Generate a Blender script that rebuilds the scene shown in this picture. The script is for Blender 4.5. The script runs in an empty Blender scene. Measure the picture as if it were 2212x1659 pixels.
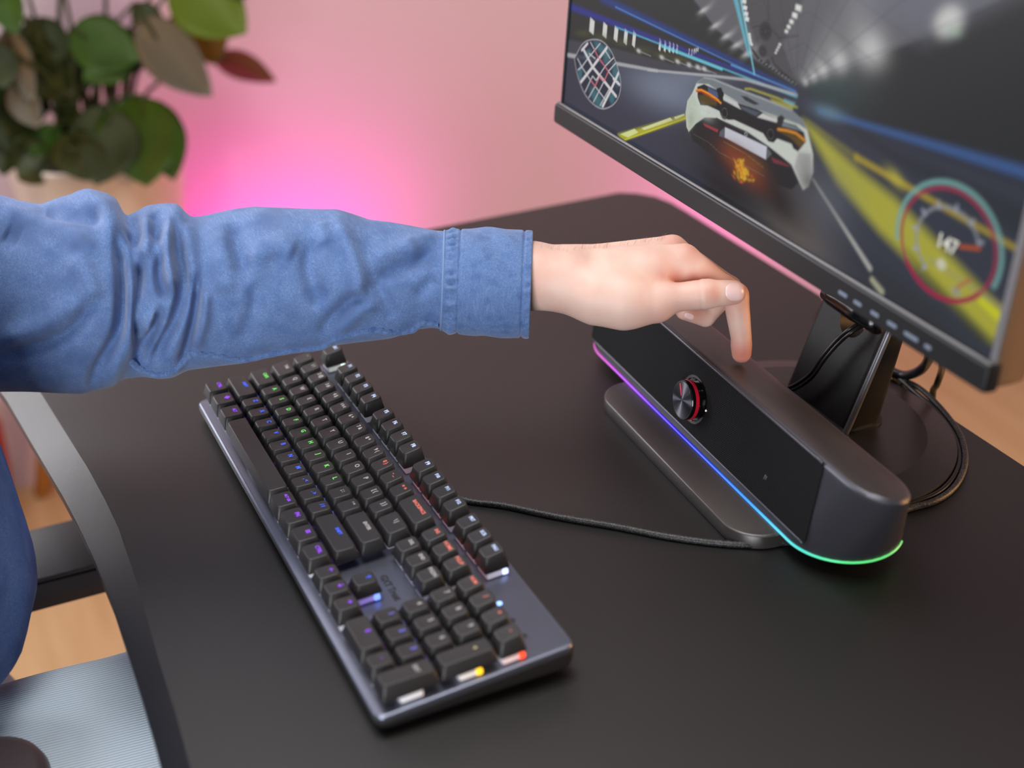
import bpy, bmesh, math, random
import numpy as np
from mathutils import Vector, Matrix

random.seed(7); rng = np.random.default_rng(7)
scene = bpy.context.scene
COL = scene.collection
PI = math.pi
ZD = 740.0                      # desk height above the floor, mm (all modelling below is in mm, z = 0 on the desk top)

# ------------------------------------------------------------------ camera
R = np.array([[0.42035270429804206, 0.9070680449821255, -0.023047033683915266], [0.42202970375768767, -0.21793585510795682, -0.8799970978387155], [-0.8032400221201139, 0.3601826270528165, -0.4744195843700072]])
T = np.array([-259.8662, 26.2794, 1185.4477])
F, CX, CY = 3072.0, 1106.0, 829.5
CAMP = -R.T @ T

def V(p):
    """mm (desk) -> metres (world)"""
    return Vector((float(p[0]) / 1000, float(p[1]) / 1000, (float(p[2]) + ZD) / 1000))

def ray(px, py):
    return np.array([(px - CX) / F, (py - CY) / F, 1.0]) @ R

def dep(px, py, D):
    """point at distance D (mm) along the camera axis seen at pixel px, py"""
    return CAMP + ray(px, py) * D

def hit(px, py, p0, n):
    d = ray(px, py); n = np.array(n, float)
    return CAMP + d * (((np.array(p0, float) - CAMP) @ n) / (d @ n))

def at(px, py, z=0.0): return hit(px, py, (0, 0, z), (0, 0, 1))
def aty(px, py, y): return hit(px, py, (0, y, 0), (0, 1, 0))
def atx(px, py, x): return hit(px, py, (x, 0, 0), (1, 0, 0))

cam_d = bpy.data.cameras.new('camera')
cam = bpy.data.objects.new('camera', cam_d); COL.objects.link(cam); scene.camera = cam
cm = Matrix(((R[0][0], -R[1][0], -R[2][0], 0), (R[0][1], -R[1][1], -R[2][1], 0), (R[0][2], -R[1][2], -R[2][2], 0), (0, 0, 0, 1)))
cm.translation = V(CAMP)
cam.matrix_world = cm
cam_d.sensor_width = 36.0; cam_d.lens = 36.0 * F / 2212.0
cam_d.clip_start = 0.02; cam_d.clip_end = 30
cam_d.dof.use_dof = True
cam_d.dof.focus_distance = 1.066
cam_d.dof.aperture_fstop = 3.3
cam_d.dof.aperture_blades = 0

# ------------------------------------------------------------------ light and exposure
world = bpy.data.worlds.new('world'); scene.world = world; world.use_nodes = True
bg = world.node_tree.nodes['Background']
bg.inputs['Color'].default_value = (0.95, 0.97, 1.0, 1); bg.inputs['Strength'].default_value = 0.17

def area(name, loc, target, sx, sy, power, color=(1, 1, 1), spread=None):
    d = bpy.data.lights.new(name, 'AREA'); d.shape = 'RECTANGLE'; d.size = sx; d.size_y = sy
    d.energy = power; d.color = color
    if spread: d.spread = spread
    o = bpy.data.objects.new(name, d); COL.objects.link(o)
    o.location = loc
    o.rotation_euler = (Vector(target) - Vector(loc)).to_track_quat('-Z', 'Y').to_euler()
    return o

area('window_light', (-1.19, -1.03, 1.62), (0.8, -1.03, 1.5), 1.45, 1.2, 40, (0.95, 0.97, 1.0))
area('window_behind', (2.35, -1.75, 1.0), (0.1, 0.2, 0.85), 1.2, 1.7, 70, (0.95, 0.97, 1.0))
area('ceiling_light', (0.15, 0.0, 2.6), (0.1, 0.1, 0), 1.1, 1.1, 32, (1.0, 0.97, 0.94))
area('magenta_lamp', (-1.04, 0.36, 0.32), (-1.23, 0.35, 0.46), 0.45, 0.10, 1.35, (1.0, 0.02, 0.62))
area('magenta_lamp_far', (-0.95, 1.45, 0.25), (-1.23, 1.5, 0.45), 0.5, 0.10, 1.3, (1.0, 0.10, 0.62))
area('warm_lamp', (0.75, 1.55, 0.95), (0.2, 0.5, 0.7), 0.5, 0.5, 12.0, (1.0, 0.50, 0.16))

scene.view_settings.view_transform = 'Standard'
scene.view_settings.look = 'None'
scene.view_settings.exposure = 0.0
scene.view_settings.gamma = 1.0
scene.view_settings.use_curve_mapping = False
try:
    scene.cycles.use_denoising = True
    scene.cycles.max_bounces = 6
    scene.cycles.sample_clamp_indirect = 4.0
except Exception:
    pass

# ------------------------------------------------------------------ materials
def lin(c):
    c = np.array(c, float) / 255.0
    return tuple(np.where(c <= 0.04045, c / 12.92, ((c + 0.055) / 1.055) ** 2.4))

def mat(name, rgb=(128, 128, 128), rough=0.5, metal=0.0, spec=0.5, emit=None, estr=0.0, coat=0.0, sheen=0.0, sss=0.0):
    m = bpy.data.materials.new(name); m.use_nodes = True
    b = m.node_tree.nodes['Principled BSDF']
    b.inputs['Base Color'].default_value = (*lin(rgb), 1)
    b.inputs['Roughness'].default_value = rough
    b.inputs['Metallic'].default_value = metal
    b.inputs['Specular IOR Level'].default_value = spec
    b.inputs['Coat Weight'].default_value = coat
    b.inputs['Sheen Weight'].default_value = sheen
    if sss:
        b.inputs['Subsurface Weight'].default_value = sss
        b.inputs['Subsurface Radius'].default_value = (1.0, 0.35, 0.2)
        b.inputs['Subsurface Scale'].default_value = 0.004
    if emit is not None:
        b.inputs['Emission Color'].default_value = (*lin(emit), 1)
        b.inputs['Emission Strength'].default_value = estr
    return m

def nodes(m): return m.node_tree.nodes, m.node_tree.links, m.node_tree.nodes['Principled BSDF']

def add_noise(m, scale=200.0, c2=None, detail=3.0, bump=0.0, dist=0.001, lo=0.35, hi=0.65, stretch=(1, 1, 1), rot=0.0):
    """colour mottling between the base colour and c2 plus fine relief, in object coordinates"""
    N, L, b = nodes(m)
    tc = N.new('ShaderNodeTexCoord'); mp = N.new('ShaderNodeMapping'); mp.inputs['Scale'].default_value = stretch; mp.inputs['Rotation'].default_value = (0, 0, math.radians(rot))
    nz = N.new('ShaderNodeTexNoise'); nz.inputs['Scale'].default_value = scale; nz.inputs['Detail'].default_value = detail
    L.new(tc.outputs['Object'], mp.inputs['Vector']); L.new(mp.outputs['Vector'], nz.inputs['Vector'])
    if c2 is not None:
        mr = N.new('ShaderNodeMapRange'); mr.inputs['From Min'].default_value = lo; mr.inputs['From Max'].default_value = hi
        mx = N.new('ShaderNodeMix'); mx.data_type = 'RGBA'
        base = b.inputs['Base Color']
        if base.is_linked:
            L.new(base.links[0].from_socket, mx.inputs[6])
        else:
            mx.inputs[6].default_value = base.default_value[:]
        mx.inputs[7].default_value = (*lin(c2), 1)
        L.new(nz.outputs['Fac'], mr.inputs['Value']); L.new(mr.outputs['Result'], mx.inputs[0]); L.new(mx.outputs[2], base)
    if bump:
        bp = N.new('ShaderNodeBump'); bp.inputs['Strength'].default_value = bump; bp.inputs['Distance'].default_value = dist
        L.new(nz.outputs['Fac'], bp.inputs['Height'])
        if b.inputs['Normal'].is_linked:
            L.new(b.inputs['Normal'].links[0].from_socket, bp.inputs['Normal'])
        L.new(bp.outputs['Normal'], b.inputs['Normal'])
    return m

def attr_emit(name, strength=1.0, rough=0.25, spec=0.5):
    """a lit surface whose colours are stored per vertex (a screen, a light strip)"""
    m = mat(name, (8, 8, 9), rough, spec=spec)
    N, L, b = nodes(m)
    a = N.new('ShaderNodeVertexColor'); a.layer_name = 'col'
    L.new(a.outputs['Color'], b.inputs['Emission Color']); b.inputs['Emission Strength'].default_value = strength
    return m

# ------------------------------------------------------------------ mesh helpers
def link(name, me, m=None, parent=None, smooth=True, kind=None):
    o = bpy.data.objects.new(name, me); COL.objects.link(o)
    if m is not None: me.materials.append(m)
    if smooth and len(me.polygons):
        me.polygons.foreach_set('use_smooth', [True] * len(me.polygons))
    if parent is not None: o.parent = parent
    if kind: o['kind'] = kind
    return o

def raw(name, verts, faces, m=None, parent=None, smooth=True, kind=None, mm=True):
    me = bpy.data.meshes.new(name)
    v = np.array(verts, float).reshape(-1, 3)
    if mm:
        v = v / 1000.0
    me.from_pydata(v.tolist(), [], [list(map(int, f)) for f in faces]); me.update()
    return link(name, me, m, parent, smooth, kind)

def wmm(v):
    v = np.array(v, float).reshape(-1, 3).copy(); v[:, 2] += ZD
    return v

def smooth_by_angle(o, deg=35):
    me = o.data
    bm = bmesh.new(); bm.from_mesh(me)
    for e in bm.edges:
        e.smooth = not (len(e.link_faces) == 2 and e.calc_face_angle(0) > math.radians(deg))
    bm.to_mesh(me); bm.free()
    return o

def grid_faces(n, k, closed=True, flip=False):
    """faces for n rings of k points"""
    f = []
    kk = k if closed else k - 1
    for i in range(n - 1):
        for j in range(kk):
            a, b, c, d = i * k + j, i * k + (j + 1) % k, (i + 1) * k + (j + 1) % k, (i + 1) * k + j
            f.append((a, d, c, b) if flip else (a, b, c, d))
    return f

def loft(rings, cap=True):
    """rings: list of (k,3) closed outlines, counter-clockwise seen from the end of the loft"""
    k = len(rings[0]); v = np.concatenate([np.array(r, float) for r in rings])
    f = grid_faces(len(rings), k)
    if cap:
        f.append(tuple(range(k - 1, -1, -1))); f.append(tuple((len(rings) - 1) * k + j for j in range(k)))
    return v, f

def join(parts):
    vs, fs, n = [], [], 0
    for v, f in parts:
        vs.append(np.array(v, float)); fs += [tuple(i + n for i in q) for q in f]; n += len(v)
    return np.concatenate(vs), fs

def rrect(w, d, r, n=4, cx=0.0, cy=0.0):
    """rounded rectangle outline, counter-clockwise"""
    r = min(r, w / 2 - 1e-4, d / 2 - 1e-4); out = []
    for qx, qy, a0 in ((1, 1, 0), (-1, 1, 90), (-1, -1, 180), (1, -1, 270)):
        for i in range(n + 1):
            a = math.radians(a0 + 90 * i / n)
            out.append((cx + qx * (w / 2 - r) + r * math.cos(a), cy + qy * (d / 2 - r) + r * math.sin(a)))
    return np.array(out)

def rbox(w, d, h, r=2.0, e=0.8, n=4, c=(0, 0, 0)):
    """box with rounded vertical corners (r) and softened top and bottom edges (e); base at c"""
    rings = []
    for z, s in ((0, e), (e * 0.3, e * 0.3), (e, 0), (h - e, 0), (h - e * 0.3, e * 0.3), (h, e)):
        o = rrect(w - 2 * s, d - 2 * s, max(r - s, 0.2), n)
        rings.append(np.c_[o[:, 0] + c[0], o[:, 1] + c[1], np.full(len(o), z + c[2])])
    return loft(rings)

def lathe(prof, n=48, c=(0, 0, 0), sx=1.0, sy=1.0):
    a = np.linspace(0, 2 * PI, n, endpoint=False)
    rings = [np.c_[c[0] + r * sx * np.cos(a), c[1] + r * sy * np.sin(a), np.full(n, c[2] + z)] for r, z in prof]
    return loft(rings)

def spline(pts, n=8):
    """Catmull-Rom through the points"""
    p = np.array(pts, float); p = np.vstack([2 * p[0] - p[1], p, 2 * p[-1] - p[-2]]); out = []
    for i in range(1, len(p) - 2):
        for t in np.linspace(0, 1, n, endpoint=False):
            a, b, c, d = p[i - 1], p[i], p[i + 1], p[i + 2]
            out.append(0.5 * ((2 * b) + (-a + c) * t + (2 * a - 5 * b + 4 * c - d) * t * t + (-a + 3 * b - 3 * c + d) * t ** 3))
    out.append(p[-2]); return np.array(out)

def tube(path, r, n=10, cap=True, sq=1.0):
    """swept tube; r is one radius or one per point"""
    p = np.array(path, float); m = len(p); rr = np.broadcast_to(np.array(r, float), (m,))
    t = np.gradient(p, axis=0); t /= np.linalg.norm(t, axis=1)[:, None] + 1e-12
    u = np.cross(t[0], (0, 0, 1.0)); 
    if np.linalg.norm(u) < 1e-3: u = np.cross(t[0], (1.0, 0, 0))
    u /= np.linalg.norm(u); rings = []
    a = np.linspace(0, 2 * PI, n, endpoint=False)
    for i in range(m):
        u = u - (u @ t[i]) * t[i]; u /= np.linalg.norm(u); w = np.cross(t[i], u)
        rings.append(p[i] + rr[i] * (np.cos(a)[:, None] * u + sq * np.sin(a)[:, None] * w))
    return loft(rings, cap)

def xform(vf, M3, t=(0, 0, 0)):
    v, f = vf
    return np.array(v) @ np.array(M3, float).T + np.array(t, float), f

def prism(poly, z0, z1, e=0.0):
    """flat outline (counter-clockwise) extruded from z0 to z1"""
    p = np.array(poly, float)
    if e:
        c = p.mean(0); q = p - (p - c) / np.linalg.norm(p - c, axis=1)[:, None] * e
        rings = [np.c_[q, np.full(len(p), z0)], np.c_[p, np.full(len(p), z0 + e)], np.c_[p, np.full(len(p), z1 - e)], np.c_[q, np.full(len(p), z1)]]
    else:
        rings = [np.c_[p, np.full(len(p), z0)], np.c_[p, np.full(len(p), z1)]]
    return loft(rings)

def empty(name, loc, label, cat, group=None):
    o = bpy.data.objects.new(name, None); COL.objects.link(o); o.location = loc
    o.empty_display_size = 0.05
    o['label'] = label; o['category'] = cat
    if group: o['group'] = group
    return o

def tag(o, label, cat, group=None):
    o['label'] = label; o['category'] = cat
    if group: o['group'] = group
    return o

def part(name, vf, m, root=None, smooth=True, angle=None, kind=None, label=None, local=False):
    """a part in desk millimetres under root (an Empty without rotation), or in root's own frame (local)"""
    v, f = vf
    v = np.array(v, float)
    if not local:
        v = wmm(v)
        if root is not None: v = v - np.array(root.matrix_basis.translation) * 1000.0
    o = raw(name, v, f, m, root, smooth, kind)
    if angle: smooth_by_angle(o, angle)
    if label: o['label'] = label
    return o

_font_cache = {}
def text_mesh(s, size, bold=0.0):
    """flat lettering as a mesh, centred on its own middle, size in mm"""
    key = (s, size, bold)
    if key in _font_cache: return _font_cache[key]
    cu = bpy.data.curves.new('lettering', 'FONT'); cu.body = s; cu.size = size / 1000; cu.resolution_u = 2
    cu.align_x = 'CENTER'; cu.align_y = 'CENTER'; cu.offset = bold / 1000; cu.extrude = 0.00006
    o = bpy.data.objects.new('lettering', cu); COL.objects.link(o)
    dg = bpy.context.evaluated_depsgraph_get()
    me = bpy.data.meshes.new_from_object(o.evaluated_get(dg))
    bpy.data.objects.remove(o); bpy.data.curves.remove(cu)
    _font_cache[key] = me
    return me

def structure(name, vf, m):
    o = raw(name, wmm(vf[0]), vf[1], m, None, False); o['kind'] = 'structure'; return o

# ------------------------------------------------------------------ shared materials
M_desk = mat('desk_laminate', (12, 11, 11), 0.37, spec=0.62); add_noise(M_desk, 2400, (30, 28, 28), 2, 0.35, 0.0005, 0.45, 0.75)
M_blackplastic = mat('black_plastic', (22, 22, 23), 0.45); add_noise(M_blackplastic, 2500, None, 2, 0.12, 0.0004)
M_blacksoft = mat('black_matte', (16, 16, 17), 0.6)
M_steel = mat('powder_coated_steel', (40, 40, 43), 0.45); add_noise(M_steel, 1800, (60, 60, 64), 2, 0.3, 0.0005)
M_wall = mat('painted_wall', (222, 202, 211), 0.9, spec=0.2)
M_floor = mat('floor_wood', (184, 148, 104), 0.5, spec=0.3)
add_noise(M_floor, 3.0, (198, 164, 122), 4, 0, 0.001, 0.3, 0.7, (1.0, 9.0, 1.0))
M_rubber = mat('cable_rubber', (14, 14, 15), 0.35)

# ------------------------------------------------------------------ the room
structure('floor', rbox(7000, 7000, 40, 5, 1, 1, (1700, 1200, -ZD - 40)), M_floor)
structure('wall_left', rbox(60, 7000, 2800, 2, 1, 1, (-1230 - 30, 1200, -ZD)), M_wall)
structure('wall_back', rbox(7000, 60, 2800, 2, 1, 1, (2240, 3300, -ZD)), M_wall)

# ------------------------------------------------------------------ desk
desk = empty('desk', V((300, 230, -ZD)), 'black gaming desk with a curved sloping front edge and grainy top', 'desk')
fo = [(-294, -172), (-230, -160), (-118, -142), (-37, -134), (60, -124), (110, -120), (159, -117.4), (221, -116), (281, -117), (321, -118), (367, -119.6), (400, -121.5), (480, -127), (600, -139), (720, -153), (880, -172)]
fi = [(-292, -140), (-230, -130), (-102, -114), (-30, -107), (42, -100), (95, -96.5), (139, -95), (219, -97), (252, -99), (299, -101.5), (366, -104), (407, -106.5), (480, -111), (600, -121), (720, -134), (878, -150)]
bo = [(880, 565), (868, 585), (840, 595), (470, 595), (452, 588), (440, 566), (428, 552), (410, 548.5), (120, 548.5), (98, 550), (84, 556), (70, 572), (58, 588), (43, 594), (-205, 595), (-236, 594), (-262, 588), (-282, 574), (-294, 556)]
def inset(p, d):
    p = np.array(p, float); a = np.roll(p, 1, 0); b = np.roll(p, -1, 0)
    t = (b - a); t /= np.linalg.norm(t, axis=1)[:, None]
    return p + np.c_[-t[:, 1], t[:, 0]] * d
full = np.array(fo + bo, float); nfo = len(fo)
ins = inset(full, 2.0); ins[:nfo] = fi
o0 = np.c_[ins, np.zeros(len(ins))]
o1 = np.c_[full, np.full(len(full), -1.8)]; o1[:nfo, 2] = -7.5
o1b = o1.copy(); o1b[:, :2] = inset(full, -0.3); o1b[:, 2] -= 1.0
o2 = np.c_[full, np.full(len(full), -16.0)]
o3 = np.c_[inset(full, 3.0), np.full(len(full), -20.0)]
part('desktop', loft([o3, o2, o1b, o1, o0]), M_desk, desk, True, 12)
for x in (-225, 805):
    part('leg', join([rbox(60, 90, 690, 6, 2, 3, (x, 215, -ZD + 28)), rbox(64, 620, 28, 8, 3, 3, (x, 215, -ZD)), rbox(60, 480, 22, 5, 2, 3, (x, 215, -42))]), M_steel, desk, True, 35)
part('crossbar', rbox(980, 60, 40, 4, 2, 3, (290, 255, -90)), M_steel, desk, True, 35)

# ------------------------------------------------------------------ soundbar
LA = np.array([math.cos(math.radians(-3)), math.sin(math.radians(-3)), 0])
SB = np.array([403.1, 319.4, 22.0])
SU = np.array([0, 0.165, 0.986]); SU = SU - (SU @ LA) * LA; SU /= np.linalg.norm(SU); SN = np.cross(LA, SU)
def sb(l, n, u): return SB + np.asarray(l)[..., None] * LA + np.asarray(n)[..., None] * SN + np.asarray(u)[..., None] * SU
SH = np.array([-LA[1], LA[0], 0.0])            # horizontal, pointing away from the front
M_sb = mat('soundbar_plastic', (78, 78, 86), 0.4, metal=0.6, spec=0.6); add_noise(M_sb, 3000, None, 2, 0.05, 0.0003)
M_sbtop = mat('soundbar_top', (44, 40, 40), 0.33, spec=0.85); add_noise(M_sbtop, 3200, (62, 57, 56), 2, 0.2, 0.0004)
soundbar = empty('soundbar', V((230, 345, 0)), 'black tilted desktop soundbar with a fabric front, red ringed knob and glowing colour strip underneath', 'speaker')

def outline(t, grow=0.0, n=20):
    """plan outline of the body, t = 0 at the bottom, 1 at the top: (l, n) pairs counter-clockwise from above"""
    d = (1 - t) * 84 + t * 41 + 2 * grow
    a = (1 - t) * 43 + t * 33 + grow          # half length of the rounded ends
    lc1 = (1 - t) * -17 + t * 24              # centres of the rounded ends
    lc0 = -343 - lc1
    cn = -d / 2 + grow; pts = []
    ang = np.linspace(-PI / 2, PI / 2, n)
    for q in ang: pts.append((lc1 + a * math.cos(q), cn - d / 2 * math.sin(q)))       # right end, front to back
    for x in np.linspace(lc1, lc0, 14)[1:-1]: pts.append((x, cn - d / 2))
    for q in ang: pts.append((lc0 - a * math.cos(q), cn + d / 2 * math.sin(q)))
    for x in np.linspace(lc0, lc1, 14)[1:-1]: pts.append((x, cn + d / 2))
    return np.array(pts)

def body_ring(u, grow=0.0):
    t = (u + 10) / 72
    o = outline(t, grow)
    w = sb(o[:, 0], np.zeros(len(o)), np.full(len(o), u))
    k = min(1.0, max(0.0, (t - 0.25) / 0.75))
    back = -o[:, 1]
    tilt = np.array([0, 0, -0.165 * k])
    return w + back[:, None] * (SH + tilt)
part('body', loft([body_ring(-8.5, -3), body_ring(-8.2, -0.4), body_ring(-7.2, 0.2)] + [body_ring(u) for u in (0, 15, 30, 45, 55, 58.6)] + [body_ring(59.4, -0.35), body_ring(61.4, -2.6), body_ring(61.8, -3.4)]), M_sb, soundbar, True, 30)
part('top_panel', loft([body_ring(61.0, -3.2), body_ring(61.9, -3.4), body_ring(62.3, -4.2)]), M_sbtop, soundbar, True, 30)

M_grille = mat('grille_cloth', (8, 8, 9), 0.7, spec=0.12)
N, L, b = nodes(M_grille)
tc = N.new('ShaderNodeTexCoord'); mp = N.new('ShaderNodeMapping')
uvx, uvy = 'u', 'v'
va = N.new('ShaderNodeVectorMath'); va.operation = 'DOT_PRODUCT'; va.inputs[1].default_value = tuple(LA * 2 * PI / 0.00175)
vb = N.new('ShaderNodeVectorMath'); vb.operation = 'DOT_PRODUCT'; vb.inputs[1].default_value = tuple(SU * 2 * PI / 0.00175)
L.new(tc.outputs['Object'], va.inputs[0]); L.new(tc.outputs['Object'], vb.inputs[0])
sa = N.new('ShaderNodeMath'); sa.operation = 'SINE'; sbn = N.new('ShaderNodeMath'); sbn.operation = 'SINE'
L.new(va.outputs['Value'], sa.inputs[0]); L.new(vb.outputs['Value'], sbn.inputs[0])
mu = N.new('ShaderNodeMath'); mu.operation = 'MULTIPLY'; L.new(sa.outputs[0], mu.inputs[0]); L.new(sbn.outputs[0], mu.inputs[1])
rp = N.new('ShaderNodeMapRange'); rp.inputs['From Min'].default_value = 0.1; rp.inputs['From Max'].default_value = 0.8; L.new(mu.outputs[0], rp.inputs['Value'])
mx = N.new('ShaderNodeMix'); mx.data_type = 'RGBA'; mx.inputs[6].default_value = (*lin((7, 7, 8)), 1); mx.inputs[7].default_value = (*lin((56, 55, 58)), 1)
L.new(rp.outputs['Result'], mx.inputs[0]); L.new(mx.outputs[2], b.inputs['Base Color'])
bp = N.new('ShaderNodeBump'); bp.inputs['Strength'].default_value = 0.2; bp.inputs['Distance'].default_value = 0.0003
L.new(mu.outputs[0], bp.inputs['Height']); L.new(bp.outputs['Normal'], b.inputs['Normal'])
gl = rrect(343 + 2, 60, 2.5, 4, -171.5, 29.5)
part('grille', loft([sb(gl[:, 0], np.full(len(gl), 0.05), gl[:, 1]), sb(gl[:, 0] * 1.0, np.full(len(gl), 0.9), gl[:, 1])]), M_grille, soundbar, True, 30)

# raised rim lines above and below the grille
for u in (60.6, -1.6):
    part('grille_rim', tube(sb(np.linspace(-342, -1.5, 40), np.full(40, 0.2), np.full(40, u)), 1.3, 8), M_sb, soundbar)

# knob
KC = (-166.0, 26.5)
Mk = np.c_[LA, SU, SN]
def kn(prof, n=64):
    v, f = lathe(prof, n); return v @ Mk.T + sb(KC[0], 0.0, KC[1]), f
M_knob = mat('turned_metal', (98, 99, 108), 0.45, metal=1.0)
N, L, b = nodes(M_knob); b.inputs['Anisotropic'].default_value = 1.0
KCW = (sb(KC[0], 0.0, KC[1]) - np.array([230, 345, 0])) / 1000
tcn = N.new('ShaderNodeTexCoord'); sbv = N.new('ShaderNodeVectorMath'); sbv.operation = 'SUBTRACT'; sbv.inputs[1].default_value = tuple(KCW)
cr = N.new('ShaderNodeVectorMath'); cr.operation = 'CROSS_PRODUCT'; cr.inputs[1].default_value = tuple(SN)
nm = N.new('ShaderNodeVectorMath'); nm.operation = 'NORMALIZE'
L.new(tcn.outputs['Object'], sbv.inputs[0]); L.new(sbv.outputs['Vector'], cr.inputs[0]); L.new(sbv.outputs['Vector'], nm.inputs[0]); L.new(nm.outputs['Vector'], b.inputs['Tangent'])
M_red = mat('red_plastic', (205, 20, 48), 0.35)
M_gloss = mat('gloss_black', (9, 9, 10), 0.12)
part('knob_recess', kn([(19.0, 0.4), (19.0, 1.3), (17.0, 1.5), (16.2, 1.0)]), M_gloss, soundbar, True, 30)
knob = part('knob', kn([(14.6, 1.0), (14.6, 5.2), (14.4, 7.9), (15.4, 8.0), (15.4, 10.6), (14.9, 11.2), (14.2, 11.3)]), M_gloss, soundbar, True, 30)
part('knob_face', kn([(14.3, 11.0), (14.3, 11.35), (14.0, 11.45)]), M_knob, soundbar, True, 30)
part('knob_ring', kn([(14.9, 5.0), (15.6, 5.2), (15.6, 7.6), (14.9, 7.8)]), M_red, soundbar, True, 30, label='red ring around the knob')
pp = rrect(1.5, 9.6, 0.7, 4)
part('knob_pointer', loft([np.array(sb(KC[0] + pp[:, 0] * 0.85 - (pp[:, 1] + 8.3) * 0.53, np.full(len(pp), h), KC[1] + pp[:, 0] * 0.53 + (pp[:, 1] + 8.3) * 0.85)) for h in (11.4, 11.75)]), mat('red_mark', (235, 70, 95), 0.4), soundbar, label='red pointer line on the knob face')
part('status_light', rbox(0, 0, 0) if False else kn([(0.8, 0.8), (0.8, 1.6), (0.3, 1.7)], 10), mat('status_white', (220, 220, 220), 0.4, emit=(255, 240, 240), estr=0.4), soundbar).location = Vector(LA * 0.0195)

for k_ in (0, 1, 2):
    q_ = rrect(0.9, 4.4 - k_, 0.4, 3)
    part('emblem', loft([np.array(sb(-58 + k_ * 1.8 + q_[:, 0] + q_[:, 1] * 0.35, np.full(len(q_), h_), 18.5 + q_[:, 1])) for h_ in (0.6, 1.15)]), mat('emblem_grey', (84, 84, 88), 0.5), soundbar, label='small faint grey emblem on the grille') if k_ < 2 else None
# button on the top panel under the fingertip
pc = sb(-186.0, 0, 62.4) + SH * 20 + np.array([0, 0, -0.165 * 20])
Mt = np.c_[LA, SH - SU * (SH @ SU), SU]
# light strip along the bottom edge
strip_cols = [(-372, (190, 120, 175)), (-345, (205, 95, 175)), (-300, (200, 70, 215)), (-262, (165, 60, 245)), (-220, (95, 40, 245)), (-175, (40, 35, 250)), (-120, (40, 90, 255)), (-70, (60, 150, 250)), (-30, (90, 205, 235)), (0, (80, 215, 190)), (22, (85, 225, 130)), (45, (110, 200, 110))]
def strip_col(l, n):
    s = l if n > -20 else 22 + (-20 - n) * 0.5
    xs = [c[0] for c in strip_cols]
    return [np.interp(s, xs, [lin(c[1])[k] for c in strip_cols]) for k in range(3)]
ro = outline(0.0, 0.35, 40)
keep = np.r_[np.arange(0, 33)]
order = [i for i in range(len(ro)) if ro[i, 1] > -62 or ro[i, 0] < -300]
front = ro[ro[:, 1] > -64]
# open path from the left end along the front to the right end
fl = front[front[:, 0] < -200]; fl = fl[np.argsort(fl[:, 1] * np.where(fl[:, 0] < -343, 1, 1))]
leftarc = np.array([(-326 - 43.3 * math.sin(a), -42.0 + 42.3 * math.cos(a)) for a in np.linspace(1.5, 0, 14)])
rightarc = np.array([(-17 + 43.3 * math.sin(a), -42.0 + 42.3 * math.cos(a)) for a in np.linspace(0, 2.3, 26)])
pl = np.vstack([leftarc, np.c_[np.linspace(-320, -22, 70), np.full(70, 0.3)], rightarc])
pw = np.array([sb(p[0], 0.0, -9.0) + SH * (-p[1]) for p in pl])
M_strip = attr_emit('light_strip', 1.25)
so = part('light_strip', tube(pw, 0.95, 8), M_strip, soundbar, label='thin light strip fading from pink over blue to green')
ca = so.data.color_attributes.new('col', 'FLOAT_COLOR', 'POINT')
cols = np.ones((len(so.data.vertices), 4)); 
for i, p in enumerate(pl):
    cols[i * 8:(i + 1) * 8, :3] = strip_col(*p)
ca.data.foreach_set('color', cols.ravel())
# foot
def foot_pt(l, n): return SB * np.array([1, 1, 0]) + LA * l + SH * (-n)
fr = rrect(247, 92, 27, 10, -151.5, -15)
part('foot', loft([np.array([foot_pt(l, n) + (0, 0, z) for l, n in (fr - (np.array([-151.5, -15]))) * s + np.array([-151.5, -15])]) for z, s in ((0, .985), (1.2, 1.0), (10.6, 1.0), (11.6, 0.993), (12, 0.98))]), M_sbtop, soundbar, True, 40)
part('foot_stem', loft([np.array([foot_pt(l, n) + (0, 0, z) for l, n in rrect(150, 40, 12, 6, -165, -48)]) for z in (11, 16)]), M_blackplastic, soundbar)

# ------------------------------------------------------------------ monitor
monitor = empty('monitor', V((253, 440, 0)), 'flat monitor on a black stand showing a racing game with a white car', 'monitor')
MT = math.radians(5.0); MR = math.radians(0.45)
MO = np.array([-17.0, 345.7, 195.2])
mx_ = np.array([math.cos(MR), 0, -math.sin(MR)]); mn_ = np.array([0, -math.cos(MT), math.sin(MT)]); my_ = np.cross(mn_, mx_); my_ /= np.linalg.norm(my_); mn_ = np.cross(mx_, my_)
def mo(u, v, w): return MO + np.asarray(u, float)[..., None] * mx_ + np.asarray(v, float)[..., None] * my_ + np.asarray(w, float)[..., None] * mn_
def scr(px, py):
    w = hit(px, py, MO, mn_) - MO
    return np.array([w @ mx_, w @ my_])
M_bezel = mat('bezel_grey', (15, 15, 18), 0.5, spec=0.4); add_noise(M_bezel, 2500, (22, 22, 24), 2, 0.1, 0.0003)
M_frame = mat('frame_silver', (112, 110, 113), 0.5, metal=0.3)
M_house = mat('housing_metal', (176, 150, 128), 0.28, metal=0.85)
def mring(x0, x1, y0, y1, w, r=3.0, n=4):
    o = rrect(x1 - x0, y1 - y0, r, n, (x0 + x1) / 2, (y0 + y1) / 2)
    return mo(o[:, 0], o[:, 1], np.full(len(o), w))
part('housing', loft([mring(40, 500, 40, 290, -46, 20), mring(20, 520, 20, 310, -42, 16), mring(4, 537, 4, 322, -30, 10), mring(0.5, 539.5, -0.5, 324, -24, 5), mring(0, 540, -1, 324.5, -1.0, 4), mring(1, 539, 0, 323.5, -0.6, 3)]), M_house, monitor, True, 35)
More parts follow.
